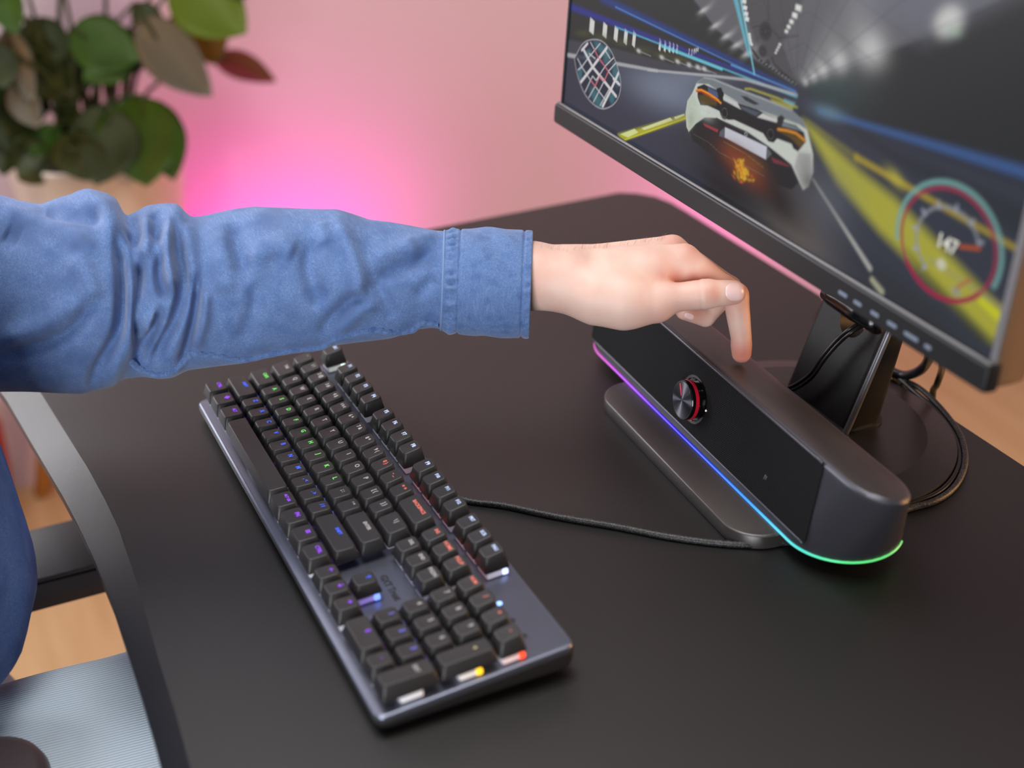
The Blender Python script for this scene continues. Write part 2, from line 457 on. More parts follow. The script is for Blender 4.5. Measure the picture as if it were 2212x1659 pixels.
# front frame: thin side and top rails
for x0, x1, y0, y1 in ((0, 3.2, 16, 325), (535.0, 540, 16, 325), (3.2, 535.0, 318, 325)):
    part('frame_rail', loft([mring(x0, x1, y0, y1, -0.8, 0.8, 2), mring(x0, x1, y0, y1, 1.0, 0.8, 2), mring(x0 + .5, x1 - .5, y0 + .5, y1 - .5, 1.5, 0.6, 2)]), M_frame if x0 > 100 else M_bezel, monitor, True, 35)
part('bottom_bezel', loft([mring(-1, 541, -1.2, 16, -3, 1.5), mring(-1.2, 541.2, -1.4, 16.6, 3.0, 2), mring(-0.6, 540.6, -0.6, 15.6, 6.0, 2), mring(0, 540, 0.2, 14.6, 6.6, 2)]), M_bezel, monitor, True, 25)
part('bezel_highlight', tube(mo(np.linspace(0.5, 539.5, 30), np.full(30, 16.2), np.full(30, 3.6)), 1.25, 8), M_frame, monitor, label='silver line put in as the highlight along the bottom bezel edge')  # light caught by the bezel's top edge, put in as a silver line
M_mark = mat('pale_print', (106, 116, 132), 0.6)
for px, py, w in ((1836, 648, 9), (1868, 668, 8), (1905, 691, 8), (1942, 715, 9), (1984, 739, 13), (2020, 762, 6)):
    c = scr(px, py); q = rrect(w, 2.6, 1.2, 3, c[0], 6.2)
    part('button_mark', loft([mo(q[:, 0], q[:, 1], np.full(len(q), h)) for h in (6.4, 6.75)]), M_mark, monitor, False)
for px in (1836, 1868, 1905, 1942, 1984, 2020):
    c = scr(px, 650 + (px - 1836) * 0.62); q = rrect(8, 5, 1.2, 3, c[0], -4)
    part('button', loft([mo(q[:, 0], np.full(len(q), h), q[:, 1]) for h in (-3.0, -1.0)]), M_blackplastic, monitor, True, 35)
# ---- stand
cx0, cy0 = 253, 430
def ell(prof, n=72): return lathe(prof, n, (cx0, cy0, 0), 1.0, 0.92)
M_base = mat('stand_base', (40, 37, 37), 0.34, spec=0.55); add_noise(M_base, 3000, None, 2, 0.05, 0.0003)
part('base', ell([(117, 0), (120, 1.0), (120.5, 3.0), (120, 4.6), (97, 10.5), (96, 10.8), (95, 10.8)]), M_base, monitor, True, 12)
np_y = spline([(441, 8), (447, 22), (458, 50), (468.5, 77), (477, 100), (487, 135), (494, 180), (498, 250)], 5)
rings = []
for i, (y, z) in enumerate(np_y):
    th = 36 - 14 * min(1, z / 90.0) if z < 90 else 22
    t = np.gradient(np_y, axis=0)[i]; t /= np.linalg.norm(t)
    hw = 41.5
    o = rrect(2 * hw, th, 6, 5, 0, 0)
    rings.append(np.c_[241.0 + o[:, 0], y + t[1] * (th / 2 + o[:, 1]), z - t[0] * (th / 2 + o[:, 1]) + 2])
neck_v, neck_f = loft(rings)
M_neck = mat('stand_neck', (13, 13, 14), 0.46, spec=0.3); add_noise(M_neck, 2200, (42, 42, 45), 2, 0.35, 0.0004, 0.55, 0.72)
neck = part('neck', (neck_v, neck_f), M_neck, monitor, True, 40)
hv, hf = lathe([(15.5, -60), (15.5, 60)], 40)
hc = np.array([243.5, 478.0, 87.0])
cutter = raw('cutter', wmm(hv @ np.array([[1, 0, 0], [0, 0.26, 0.966], [0, -0.966, 0.26]]) + hc), hf)
bo_ = neck.modifiers.new('hole', 'BOOLEAN'); bo_.object = cutter; bo_.operation = 'DIFFERENCE'; bo_.solver = 'EXACT'
dg = bpy.context.evaluated_depsgraph_get()
newme = bpy.data.meshes.new_from_object(neck.evaluated_get(dg)); neck.modifiers.clear(); neck.data = newme
bpy.data.objects.remove(cutter); smooth_by_angle(neck, 40)
# the neck edge, a paler bevel line along its right front corner
ed = np.array([(282.0, y + 2.0, z + 1.5) for y, z in np_y]); part('neck_edge', tube(ed, 2.6, 8), mat('pale_edge', (120, 120, 126), 0.35, metal=0.5), monitor, label='pale shiny edge line of the stand neck')
part('neck_foot', loft([np.c_[rrect(88, 50, 18, 8, 241, 461), np.full(36, z)] for z in (9.0, 13.0)] + [np.c_[rrect(84, 44, 16, 8, 241, 461), np.full(36, 14.5)]]), M_blackplastic, monitor, True, 35)
part('hinge_cover', tube([aty(1782, 634, 408), aty(1800, 641, 408), aty(1850, 672, 408), aty(1900, 700, 408)], [4.5, 7.0, 8.0, 8.0], 16), M_gloss, monitor)
part('mount', rbox(80, 100, 110, 8, 3, 4, (243, 445, 225)), M_blackplastic, monitor, True, 35)

# ---- picture on the screen
gu = np.arange(3.2, 535.6, 0.68); gv = np.r_[np.arange(15.5, 212, 0.68), np.arange(213, 318.5, 3.0)]
UU, VV = np.meshgrid(gu, gv); IMG = np.zeros(UU.shape + (3,))
IMG[:] = lin((44, 46, 52))
def sm(x): x = np.clip(x, 0, 1); return x * x * (3 - 2 * x)
def over(a, c):
    a = np.clip(a, 0, 1)[..., None]; IMG[:] = IMG * (1 - a) + np.array(lin(c)) * a
def addl(a, c): IMG[:] = IMG + np.clip(a, 0, 1)[..., None] * np.array(lin(c))
def px(*p): return np.array([scr(*q) for q in p])
def seg_d(P, closed=False):
    d = np.full(UU.shape, 1e9); P = np.array(P)
    n = len(P)
    for i in range(n if closed else n - 1):
        a, b = P[i], P[(i + 1) % n]; ab = b - a; L2 = ab @ ab + 1e-9
        t = np.clip(((UU - a[0]) * ab[0] + (VV - a[1]) * ab[1]) / L2, 0, 1)
        d = np.minimum(d, np.hypot(UU - a[0] - t * ab[0], VV - a[1] - t * ab[1]))
    return d
def inside(P):
    c = np.zeros(UU.shape, bool); n = len(P)
    for i in range(n):
        (x0, y0), (x1, y1) = P[i], P[(i + 1) % n]
        if y0 == y1: continue
        k = ((y0 > VV) != (y1 > VV)) & (UU < (x1 - x0) * (VV - y0) / (y1 - y0) + x0); c ^= k
    return c
def poly(P, c, soft=0.5, alpha=1.0):
    sd = np.where(inside(P), -1, 1) * seg_d(P, True); over(alpha * sm(0.5 - sd / (2 * soft)), c)
def line(P, w, c, soft=0.5, alpha=1.0, add=False):
    a = alpha * sm(0.5 - (seg_d(P) - w / 2) / (2 * soft)); (addl if add else over)(a, c)
def taper(a, b, w0, w1, c, soft0=0.6, soft1=0.6, alpha=1.0, add=False):
    a, b = np.array(a), np.array(b); ab = b - a; t = np.clip(((UU - a[0]) * ab[0] + (VV - a[1]) * ab[1]) / (ab @ ab), 0, 1)
    d = np.hypot(UU - a[0] - t * ab[0], VV - a[1] - t * ab[1]); w = w0 + (w1 - w0) * t; s = soft0 + (soft1 - soft0) * t
    al = alpha * sm(0.5 - (d - w / 2) / (2 * s)); (addl if add else over)(al, c)
def blob(c0, ru, rv, c, alpha=1.0, ang=0.0, add=False, p=1.0):
    du, dv = UU - c0[0], VV - c0[1]; ca_, sa_ = math.cos(ang), math.sin(ang)
    q = ((du * ca_ + dv * sa_) / ru) ** 2 + ((-du * sa_ + dv * ca_) / rv) ** 2
    (addl if add else over)(alpha * np.exp(-q ** p), c)
vp = scr(1722, 186)
# road, left
poly(px((1225, 122), (1290, 130), (1340, 140), (1420, 155), (1530, 166), (1722, 190), (1740, 420), (1500, 400), (1200, 230)), (50, 53, 68), 1.0)
blob(scr(1440, 195), 62, 17, (120, 130, 150), 0.75, 0.1); blob(scr(1500, 165), 50, 8, (120, 128, 145), 0.5, 0.3)
poly(px((1225, 80), (1330, 95), (1480, 145), (1600, 165), (1722, 186), (1530, 163), (1420, 152), (1340, 137), (1290, 128), (1226, 118)), (62, 64, 72), 1.2)
# tunnel walls
poly(px((1200, -40), (1222, 85), (1330, 105), (1450, 138), (1600, 165), (1722, 186), (1625, 125), (1545, 68), (1500, 10), (1480, -60)), (40, 44, 44), 1.5)
poly(px((1722, 186), (1790, 165), (1850, 142), (1925, 112), (2000, 82), (2100, 35), (2300, -80), (2300, 420), (2000, 320), (1850, 255)), (42, 43, 44), 2.5)
blob(scr(1790, 190), 40, 16, (52, 72, 72), 0.7, 0.2)
# ceiling
poly(px((1722, 186), (1620, 122), (1550, 65), (1500, 0), (1440, -120), (2300, -260), (2300, -70), (2100, 28), (2000, 78), (1925, 108), (1850, 138)), (92, 92, 97), 1.5)
poly(px((1722, 186), (1640, 110), (1590, -20), (1560, -160), (1800, -160), (1745, -20), (1690, 95)), (68, 68, 71), 3.0, 0.8)
poly(px((2000, 78), (1850, 40), (1820, -60), (2300, -260), (2300, -70), (2100, 28)), (104, 106, 118), 14.0, 0.8)
for q in ((1520, 22), (1546, 55), (1570, 78), (1592, 97), (1615, 116)): blob(scr(*q), 6, 1.5, (200, 200, 200), 0.75, 0.5); blob(scr(q[0] + 8, q[1] - 4), 10, 2.2, (150, 150, 152), 0.4, 0.7)
for q, r in (((1740, 176), 3), ((1757, 165), 4), ((1777, 150), 6), ((1812, 130), 9), ((1880, 104), 14)): blob(scr(*q), r, r * 0.75, (205, 205, 205), 0.8); blob(scr(q[0] - r * 2, q[1] - r * 3), r * 1.3, r * 1.6, (150, 150, 152), 0.4, 0.5)
blob(scr(2050, 45), 12, 8.5, (200, 200, 198), 0.95, 0.5, p=1.5); blob(scr(2060, 66), 6, 3, (150, 175, 155), 0.7)
for k in (-0.9, -0.55, -0.2, 0.15, 0.5, 0.95, 1.4):
    line([vp, vp + np.array([k * 200, 180.0 - abs(k) * 20])], 0.5, (48, 48, 50), 0.5, 0.6)
for k in range(1, 7):
    s = k * k * 3.2; line([vp + np.array([-s * 1.05, s * 0.30 + 2]), vp + np.array([0, s * .9 + 2]), vp + np.array([s * 1.4, s * 0.65])], 0.5, (55, 55, 58), 0.5, 0.45)
# ceiling lamps, fans
for q in ((1608, 3), (1610, 17), (1612, 30), (1614, 41), (1619, 74), (1620, 80), (1621, 86), (1622, 92), (1624, 96)): c = scr(*q); w = 2.3 if q[1] < 50 else 1.4; poly([c + (-w, -w * .6), c + (w, -w * .6), c + (w, w * .6), c + (-w, w * .6)], (215, 215, 215), 0.35)
for q, w in (((1725, 17), 3.2), ((1717, 33), 2.7), ((1710, 47), 2.2), ((1704, 58), 1.9), ((1699, 68), 1.7), ((1685, 96), 1.3), ((1682, 102), 1.2), ((1679, 108), 1.1), ((1676, 114), 1.0)):
    c = scr(*q); poly([c + (-w, -w * .6), c + (w, -w * .6), c + (w, w * .6), c + (-w, w * .6)], (215, 215, 212), 0.35)
for q, r in (((1654, 67), 6.5), ((1648, 111), 4.2), ((1659, 136), 2.6)):
    c = scr(*q); blob(c, r * 1.1, r * 0.95, (34, 34, 35), 0.95, p=4); 
    line([c + r * .72 * np.array((math.cos(a), math.sin(a))) for a in np.linspace(0, 6.283, 20)], 0.7, (66, 66, 68), 0.4, 0.8)
    for a in (0.3, 1.35, 2.4): line([c - r * .6 * np.array((math.cos(a), math.sin(a))), c + r * .6 * np.array((math.cos(a), math.sin(a)))], 0.6, (70, 70, 72), 0.4, 0.7)
line(px((1660, 52), (1659, -60)), 1.0, (44, 44, 46), 0.5, 0.8); line(px((1625, 60), (1655, 52), (1684, 82), (1725, 77)), 0.8, (44, 44, 46), 0.4, 0.8)
# rail along the tunnel to the vanishing point
line(px((1626, 108), (1640, 128), (1665, 148), (1700, 165), (1722, 184)), 2.0, (40, 40, 42), 0.6); line(px((1668, 125), (1672, 138), (1690, 155), (1722, 183)), 1.4, (45, 45, 48), 0.5)
for t_ in np.linspace(0, 1, 12): c = scr(1640 + 78 * t_, 130 + 52 * t_); line([c, c + (1.2, 0.5)], 0.5, (170, 175, 180), 0.3, 0.8)
# left wall lamps and windows
for q, w, h in (((1279, 56), 3.9, 6.4), ((1307, 65), 3.4, 6.0), ((1331, 73), 3.0, 6.0), ((1352, 79), 2.6, 6.2), ((1370, 84), 2.3, 6.4), ((1426, 97), 1.5, 4.6), ((1437, 100), 1.4, 4.2), ((1447, 102), 1.3, 4.0), ((1455, 104), 1.1, 3.7), ((1463, 106), 1.0, 3.4), ((1489, 112), 0.7, 2.4), ((1495, 113), 0.7, 2.4), ((1500, 111), 0.7, 2.2), ((1504, 109), 0.6, 2.0), ((1508, 106), 0.6, 1.8)):
    c = scr(*q); poly([c + (-w, -h * .8), c + (w, -h), c + (w, h * .7), c + (-w, h)], (205, 206, 203), 0.5)
for q in ((1260, 72), (1300, 80), (1345, 92), (1390, 108), (1430, 120), (1470, 128)): blob(scr(*q), 13, 3, (92, 92, 40), 0.35, 0.2)
for q in ((1380, 110), (1430, 124), (1464, 133), (1489, 140), (1508, 145), (1522, 149)): blob(scr(*q), 3.0, 1.4, (205, 205, 205), 0.9); line([scr(*q), scr(q[0] + 26, q[1] + 11)], 0.8, (150, 152, 158), 0.6, 0.6)
# blue light trails
taper(scr(1226, 12), scr(1722, 200), 5.0, 0.8, (44, 50, 150), 2.5, 1.0, 0.75); taper(scr(1300, -4), scr(1722, 195), 6, 1, (30, 62, 140), 3.5, 1.2, 0.7)
taper(scr(1330, 15), scr(1640, 165), 1.4, 0.8, (70, 120, 190), 0.8, 0.6, 0.9); taper(scr(1330, 58), scr(1722, 210), 1.0, 1.0, (90, 180, 215), 0.9, 0.7, 0.85); taper(scr(1430, 100), scr(1560, 150), 1.6, 1.6, (110, 205, 225), 0.8, 0.8, 0.8)
taper(scr(1580, 140), scr(1720, 198), 1.2, 0.6, (90, 160, 215), 0.6, 0.6, 0.8)
taper(scr(1576, -60), scr(1618, 120), 6.0, 2.0, (90, 175, 195), 2.0, 0.8, 0.85); taper(scr(1590, -60), scr(1630, 160), 2.0, 1.2, (125, 205, 220), 0.8, 0.6, 0.9)
taper(scr(1228, 119), scr(1420, 153), 3.5, 2.2, (170, 172, 175), 0.9, 0.9, 0.85); line(px((1400, 151), (1530, 163), (1610, 172), (1722, 205)), 1.8, (170, 172, 175), 0.8, 0.85)
# yellow road lines
poly(px((1335, 290), (1486, 246), (1486, 256), (1345, 304)), (190, 186, 30), 2.2, 0.75); line(px((1347, 303), (1486, 254)), 1.2, (200, 196, 40), 0.5, 0.9)
poly(px((1340, 290), (1371, 278), (1379, 286), (1357, 297)), (205, 212, 140), 0.4); poly(px((1386, 277), (1448, 254), (1454, 260), (1392, 281)), (205, 210, 150), 0.4); poly(px((1456, 253), (1478, 246), (1479, 249), (1460, 258)), (205, 210, 150), 0.4)
line(px((1610, 192), (1622, 192), (1680, 212), (1722, 232)), 1.3, (175, 170, 60), 0.8, 0.8); poly(px((1665, 213), (1715, 228), (1712, 240), (1668, 222)), (165, 160, 50), 1.5, 0.8); poly(px((1694, 213), (1718, 222), (1715, 230), (1692, 219)), (110, 160, 170), 1.0, 0.8)
# right-hand road, verge and trails
poly(px((1722, 186), (1850, 270), (2000, 330), (2300, 430), (2300, 900), (1700, 700), (1700, 420), (1740, 300)), (52, 55, 66), 5.0)
poly(px((1722, 245), (1790, 250), (1900, 330), (2250, 540), (2250, 460), (1950, 330), (1800, 240)), (46, 48, 54), 5.0, 0.9)
taper(scr(1770, 240), scr(2240, 380), 2.0, 5.5, (64, 100, 160), 3.0, 4.0, 0.8); blob(scr(1790, 243), 16, 4.5, (95, 125, 140), 0.75, 0.1)
poly(px((1735, 262), (1765, 284), (1860, 372), (1935, 430), (2235, 745), (2140, 735), (1900, 500), (1810, 395)), (172, 168, 56), 5.5, 0.88)
taper(scr(1745, 262), scr(1850, 340), 2, 4, (120, 116, 60), 2, 3, 0.7); taper(scr(1850, 340), scr(2210, 545), 4.0, 3.0, (165, 145, 45), 2.2, 2.0, 0.85); blob(scr(1935, 385), 9, 4, (180, 170, 60), 0.7, -0.3)
poly(px((1960, 540), (2070, 660), (2140, 735), (2120, 740), (1990, 590)), (60, 62, 30), 5.0, 0.6); taper(scr(2010, 560), scr(2200, 690), 3, 4, (150, 145, 100), 2, 2, 0.6); taper(scr(2120, 650), scr(2195, 715), 4, 7, (195, 195, 30), 1.8, 2.2, 0.9)
blob(scr(1960, 650), 60, 10, (40, 42, 40), 0.6, -0.1)
taper(scr(1757, 388), scr(1880, 580), 1.6, 3.4, (172, 172, 168), 1.4, 1.6, 0.9); taper(scr(1884, 604), scr(1905, 630), 3.6, 4.2, (165, 165, 140), 1.6, 1.8, 0.9)
blob(scr(1720, 500), 46, 22, (112, 104, 98), 0.75, -0.45); blob(scr(1790, 430), 26, 20, (95, 98, 106), 0.5)
# smoke under the car
blob(scr(1590, 350), 62, 17, (18, 18, 20), 0.97, 0.0, p=1.6); blob(scr(1560, 400), 46, 10, (20, 20, 22), 0.95); blob(scr(1680, 430), 40, 15, (22, 21, 21), 0.9, -0.3)
blob(scr(1490, 300), 26, 12, (48, 50, 54), 0.6)
# the car
def cp(*q): return px(*[(1440 + a * 0.19293, 120 + b_ * 0.19293) for a, b_ in q])
poly(cp((215, 640), (235, 510), (290, 420), (340, 300), (420, 245), (530, 260), (800, 370), (1100, 480), (1400, 610), (1520, 720), (1575, 830), (1640, 1100), (1640, 1300), (1590, 1460), (1530, 1500), (1490, 1420), (1400, 1220), (1150, 1020), (900, 850), (560, 700), (430, 690), (330, 760), (250, 850), (225, 800)), (190, 195, 188), 0.6)
poly(cp((215, 640), (240, 500), (300, 430), (360, 560), (500, 640), (430, 700), (330, 760), (250, 850)), (176, 188, 172), 1.2, 0.8)
poly(cp((1480, 1080), (1620, 1100), (1640, 1300), (1590, 1460), (1530, 1500), (1430, 1250)), (150, 150, 148), 2.0, 0.8)
poly(cp((330, 310), (410, 248), (530, 262), (810, 375), (1100, 485), (1410, 612), (1530, 730), (1570, 830), (1480, 770), (1300, 700), (1000, 600), (830, 540), (700, 460), (560, 380), (470, 320)), (112, 120, 126), 0.6)
poly(cp((410, 250), (530, 262), (810, 375), (1100, 485), (1410, 612), (1400, 625), (1090, 500), (800, 390), (520, 275)), (150, 156, 160), 0.5, 0.8)
poly(cp((800, 560), (1300, 690), (1480, 770), (1300, 720), (1000, 640)), (128, 140, 128), 1.2, 0.7)
poly(cp((835, 450), (900, 460), (1045, 545), (985, 552), (880, 500)), (46, 50, 54), 0.4)
poly(cp((345, 350), (420, 320), (600, 400), (640, 450), (830, 540), (1010, 600), (1240, 720), (1450, 780), (1540, 860), (1565, 960), (1510, 1030), (1470, 1075), (1420, 1040), (1400, 990), (1240, 930), (1200, 975), (1140, 960), (1080, 870), (760, 720), (690, 720), (610, 660), (590, 620), (460, 560), (380, 555), (350, 470)), (28, 30, 33), 0.5)
poly(cp((460, 345), (580, 415), (580, 470), (540, 460), (470, 405)), (66, 84, 120), 0.6); poly(cp((625, 445), (790, 520), (835, 605), (640, 500)), (188, 190, 190), 0.5)
poly(cp((1015, 690), (1080, 645), (1270, 730), (1230, 750)), (190, 190, 188), 0.5); poly(cp((1300, 745), (1440, 790), (1530, 850), (1290, 790)), (110, 118, 124), 0.8)
poly(cp((830, 560), (1050, 640), (1000, 680), (840, 600)), (70, 80, 92), 0.8)
poly(cp((350, 450), (440, 430), (570, 520), (560, 560), (400, 545)), (80, 66, 18), 1.2, 0.9); poly(cp((1230, 830), (1400, 880), (1550, 950), (1500, 1040), (1400, 930)), (92, 70, 20), 1.2, 0.9)
line(cp((335, 390), (390, 385), (470, 425), (560, 485), (610, 530)), 1.6, (225, 140, 20), 0.5); line(cp((335, 400), (390, 405), (470, 450), (560, 510)), 0.9, (170, 50, 20), 0.4)
line(cp((1250, 825), (1350, 840), (1450, 870), (1550, 950)), 1.8, (205, 130, 30), 0.6)
poly(cp((560, 370), (610, 355), (645, 430), (620, 530), (590, 500)), (20, 22, 24), 0.4); poly(cp((1240, 690), (1290, 665), (1325, 700), (1290, 790), (1240, 780)), (40, 42, 44), 0.5)
for q in ((650, 640), (1165, 880)):
    c = cp(q)[0]; blob(c, 5.6, 5.0, (24, 25, 27), 1.0, p=5); line([c + 3.6 * np.array((math.cos(a), 0.9 * math.sin(a))) for a in np.linspace(0, 6.283, 22)], 0.4, (92, 94, 96), 0.3, 0.9)
poly(cp((260, 850), (330, 765), (430, 695), (560, 705), (900, 855), (1150, 1025), (1380, 1210), (1480, 1420), (1400, 1500), (900, 1320), (500, 1100), (300, 960)), (28, 29, 31), 0.8, 0.95)
poly(cp((410, 755), (580, 830), (570, 860), (430, 790)), (150, 48, 55), 0.5); poly(cp((1170, 1135), (1380, 1230), (1370, 1245), (1200, 1200)), (112, 45, 52), 0.8)
poly(cp((655, 800), (1125, 1020), (1115, 1165), (650, 915)), (190, 192, 202), 0.5); poly(cp((600, 850), (655, 800), (650, 920), (590, 900)), (78, 88, 96), 0.6); poly(cp((1125, 1020), (1180, 1100), (1115, 1165)), (88, 94, 98), 0.6)
line(cp((560, 700), (860, 850), (1100, 1000)), 0.9, (52, 55, 60), 0.4); c = cp((890, 880))[0]; blob(c, 1.9, 1.7, (150, 152, 158), 1, p=4); blob(c, 1.1, 1.0, (40, 42, 46), 1, p=4)
blob(cp((420, 640))[0], 10, 4, (206, 212, 206), 0.5, -0.1); blob(cp((275, 720))[0], 4, 6, (140, 150, 130), 0.5); blob(cp((1560, 1250))[0], 7, 9, (120, 120, 118), 0.5, 0.3); blob(cp((1600, 1420))[0], 8, 6, (60, 60, 62), 0.6)
# fire
blob(cp((850, 1230))[0], 24, 9, (150, 66, 18), 0.8, -0.15); blob(cp((760, 1080))[0], 13, 6, (110, 52, 26), 0.75); blob(cp((960, 1200))[0], 14, 6, (120, 70, 26), 0.6)
for k in range(60):
    t_ = k / 60; a = cp((830 + 60 * t_ + rng.normal(0, 34 + 30 * t_), 1180 + 230 * t_ + rng.normal(0, 20)))[0]
    blob(a, 1.5 if k % 2 else 2.6, 1.0, (220, 180, 40) if k % 3 else (215, 105, 20), 0.5, rng.uniform(-1, 1))
line(cp((300, 880), (480, 980), (600, 1090), (800, 1190), (1100, 1350)), 0.4, (120, 112, 96), 0.35, 0.5); line(cp((640, 960), (900, 1110), (1080, 1250)), 0.4, (150, 130, 90), 0.35, 0.5)
# minimap
mc = [scr(1241, 126), scr(1262, 92), scr(1293, 86), scr(1316, 104), scr(1332, 138), scr(1341, 175), scr(1338, 205), scr(1325, 226), scr(1303, 235), scr(1282, 225), scr(1262, 200), scr(1248, 163)]
mcs = spline(np.array(mc + mc[:1]), 5)[:-1]
poly(mcs, (28, 38, 58), 0.4, 0.92)
mask_d = np.where(inside(mcs), 1.0, 0.0); SAVE = IMG.copy()
def mp_(*q): return px(*[(1210 + a * 0.18079, 0 + b_ * 0.18079) for a, b_ in q])
for q, ru, rv, an in (((330, 640), 7, 3, 0.6), ((480, 570), 12, 4, -0.2), ((560, 640), 6, 9, 0), ((660, 830), 5, 9, 0), ((690, 920), 4, 8, 0), ((440, 1180), 14, 6, -0.4), ((620, 1170), 5, 5, 0), ((240, 880), 4, 8, 0)):
    blob(mp_(q)[0], ru, rv, (58, 112, 122), 0.75, an, p=2)
for q, w in ((((250, 980), (390, 800), (560, 570)), 2.6), (((280, 590), (390, 800), (520, 960), (670, 1150)), 2.6), (((510, 1270), (600, 1090), (700, 870)), 2.6), (((640, 940), (710, 1010)), 2.4), (((260, 600), (330, 520)), 2.2)): line(mp_(*q), w, (206, 204, 206), 0.3)
for q in (((215, 835), (260, 800), (340, 690), (480, 520)), ((210, 700), (260, 800), (360, 950), (420, 1030), (540, 1190)), ((300, 1100), (365, 960), (390, 910), (430, 960), (470, 900), (540, 790), (640, 690)), ((345, 1165), (420, 1030), (470, 900)), ((400, 1220), (520, 985), (580, 850), (670, 750)), ((480, 1260), (590, 1060)), ((365, 505), (410, 590), (460, 690), (540, 800), (580, 855), (700, 1010)), ((545, 610), (600, 700)), ((420, 700), (350, 640))): line(mp_(*q), 0.9, (206, 206, 210), 0.3)
line(mp_((410, 590), (460, 690), (540, 800), (580, 855), (525, 970), (475, 910), (420, 1030), (365, 960)), 1.1, (205, 95, 105), 0.3)
IMG[:] = np.where((mask_d > 0)[..., None], IMG, SAVE)
line(np.vstack([mcs, mcs[:1]]), 0.9, (165, 160, 168), 0.35)
# speed dial
def dial(s, n=60):
    c = scr(2046, 528); a = np.linspace(0, 2 * PI, n); return np.array([c + s * (np.array([41.0 * math.cos(t_) - 10.0 * math.sin(t_), 9.0 * math.cos(t_) + 33.0 * math.sin(t_)])) for t_ in a])
D1 = dial(1.03); line(np.vstack([D1[54:60], D1[0:31]]), 3.2, (112, 158, 155), 1.3, 0.85)
line(dial(0.93), 2.2, (150, 44, 74), 1.0, 0.9); line(dial(0.93)[34:52], 3.0, (150, 34, 66), 1.2, 0.9)
D2 = dial(0.62); line(D2[2:38], 2.0, (135, 138, 148), 1.3, 0.85)
for k in range(2, 40, 5): d_ = (D2[k] - D2.mean(0)); line([D2[k], D2[k] + d_ * 0.12], 2.2, (150, 154, 170), 1.2, 0.8)
line(px((2075, 533), (2116, 537)), 2.2, (178, 78, 38), 1.1, 0.9); line(px((2066, 622), (2096, 604)), 2.0, (170, 84, 60), 1.2, 0.8); blob(scr(2034, 571), 4.2, 3.4, (200, 198, 180), 0.9, p=2); blob(scr(2066, 630), 3.5, 2.5, (130, 135, 160), 0.7)
# film grain of the picture and room reflection painted in as slight haze
IMG[:] = np.clip(IMG * 0.92 + 0.002, 0, 1) * (1 + rng.normal(0, 0.03, UU.shape)[..., None])
P3 = mo(UU.ravel(), VV.ravel(), np.zeros(UU.size) + 0.15)
nr, ncl = UU.shape
so = raw('screen', wmm(P3) - np.array(monitor.location) * 1000, grid_faces(nr, ncl, False), attr_emit('screen_picture', 1.0, 0.3, 0.12), monitor, True)
so['label'] = 'lit screen with a white racing car in a tunnel, round map and speed dial'
ca = so.data.color_attributes.new('col', 'FLOAT_COLOR', 'POINT')
ca.data.foreach_set('color', np.c_[IMG.reshape(-1, 3), np.ones(IMG.shape[0] * IMG.shape[1])].ravel())
tm = text_mesh('147', 12, 0.3)
to = bpy.data.objects.new('dial_number', tm.copy()); COL.objects.link(to); to.parent = monitor
to.data.materials.append(mat('dial_white', (20, 20, 20), 0.5, emit=(205, 203, 190), estr=1.0))
tc_ = scr(2046, 528); o3d = mo(tc_[0], tc_[1], 0.3)
to.matrix_local = Matrix.Translation(V(o3d) - monitor.location) @ Matrix(((mx_[0], my_[0], mn_[0], 0), (mx_[1], my_[1], mn_[1], 0), (mx_[2], my_[2], mn_[2], 0), (0, 0, 0, 1)))
to['label'] = 'number 147 in the middle of the speed dial'

# ------------------------------------------------------------------ cables
def cable(name, pts, r, label, m=None, group=None, n=8, sub=8):
    p = spline(pts, sub); c = p.mean(0) * np.array([1, 1, 0]) + np.array([0, 0, p[:, 2].min() - r])
    v, f = tube(p, r, n)
    o = raw(name, (v - c), f, m or M_rubber, None, True); o.location = V(c)
    return tag(o, label, 'cable', group)
M_braid = mat('braided_cord', (22, 22, 23), 0.5, spec=0.5)
N, L, b = nodes(M_braid); wv = N.new('ShaderNodeTexVoronoi'); wv.inputs['Scale'].default_value = 900; tcb = N.new('ShaderNodeTexCoord'); L.new(tcb.outputs['Object'], wv.inputs['Vector'])
mrb = N.new('ShaderNodeMapRange'); mrb.inputs['From Min'].default_value = 0.15; mrb.inputs['From Max'].default_value = 0.5; mrb.inputs['To Min'].default_value = 1; mrb.inputs['To Max'].default_value = 0; L.new(wv.outputs['Distance'], mrb.inputs['Value'])
mxb = N.new('ShaderNodeMix'); mxb.data_type = 'RGBA'; mxb.inputs[6].default_value = (*lin((18, 18, 19)), 1); mxb.inputs[7].default_value = (*lin((92, 90, 92)), 1); L.new(mrb.outputs['Result'], mxb.inputs[0]); L.new(mxb.outputs[2], b.inputs['Base Color'])
r1 = 2.5
kcab = [(200, 131, 8.5)] + [tuple(at(x, y, r1)) for x, y in ((1000, 1079), (1090, 1092), (1200, 1115), (1330, 1137), (1450, 1160), (1560, 1174), (1640, 1177), (1700, 1171))] + [(386, 352, r1), (388, 392, r1)] + [tuple(at(x, y, r1)) for x, y in ((1955, 1102), (2020, 1082), (2062, 1052), (2083, 1010), (2083, 970), (2068, 930), (2030, 880), (1985, 838))] + [(222, 548, 2.5), (214, 562, -20), (212, 570, -80)]
cable('keyboard_cable', kcab, r1, 'braided black cable running from the keyboard under the soundbar and around the monitor base', M_braid, n=10)
r2 = 2.1
scab = [(340, 381, 30), (352, 392, 12), (372, 400, r2)] + [tuple(at(x, y, r2)) for x, y in ((1965, 1088), (2020, 1068), (2052, 1042), (2071, 1005), (2070, 968), (2054, 930), (2018, 884), (1975, 846))] + [(214, 549, 2.5), (205, 562, -20), (203, 570, -90)]
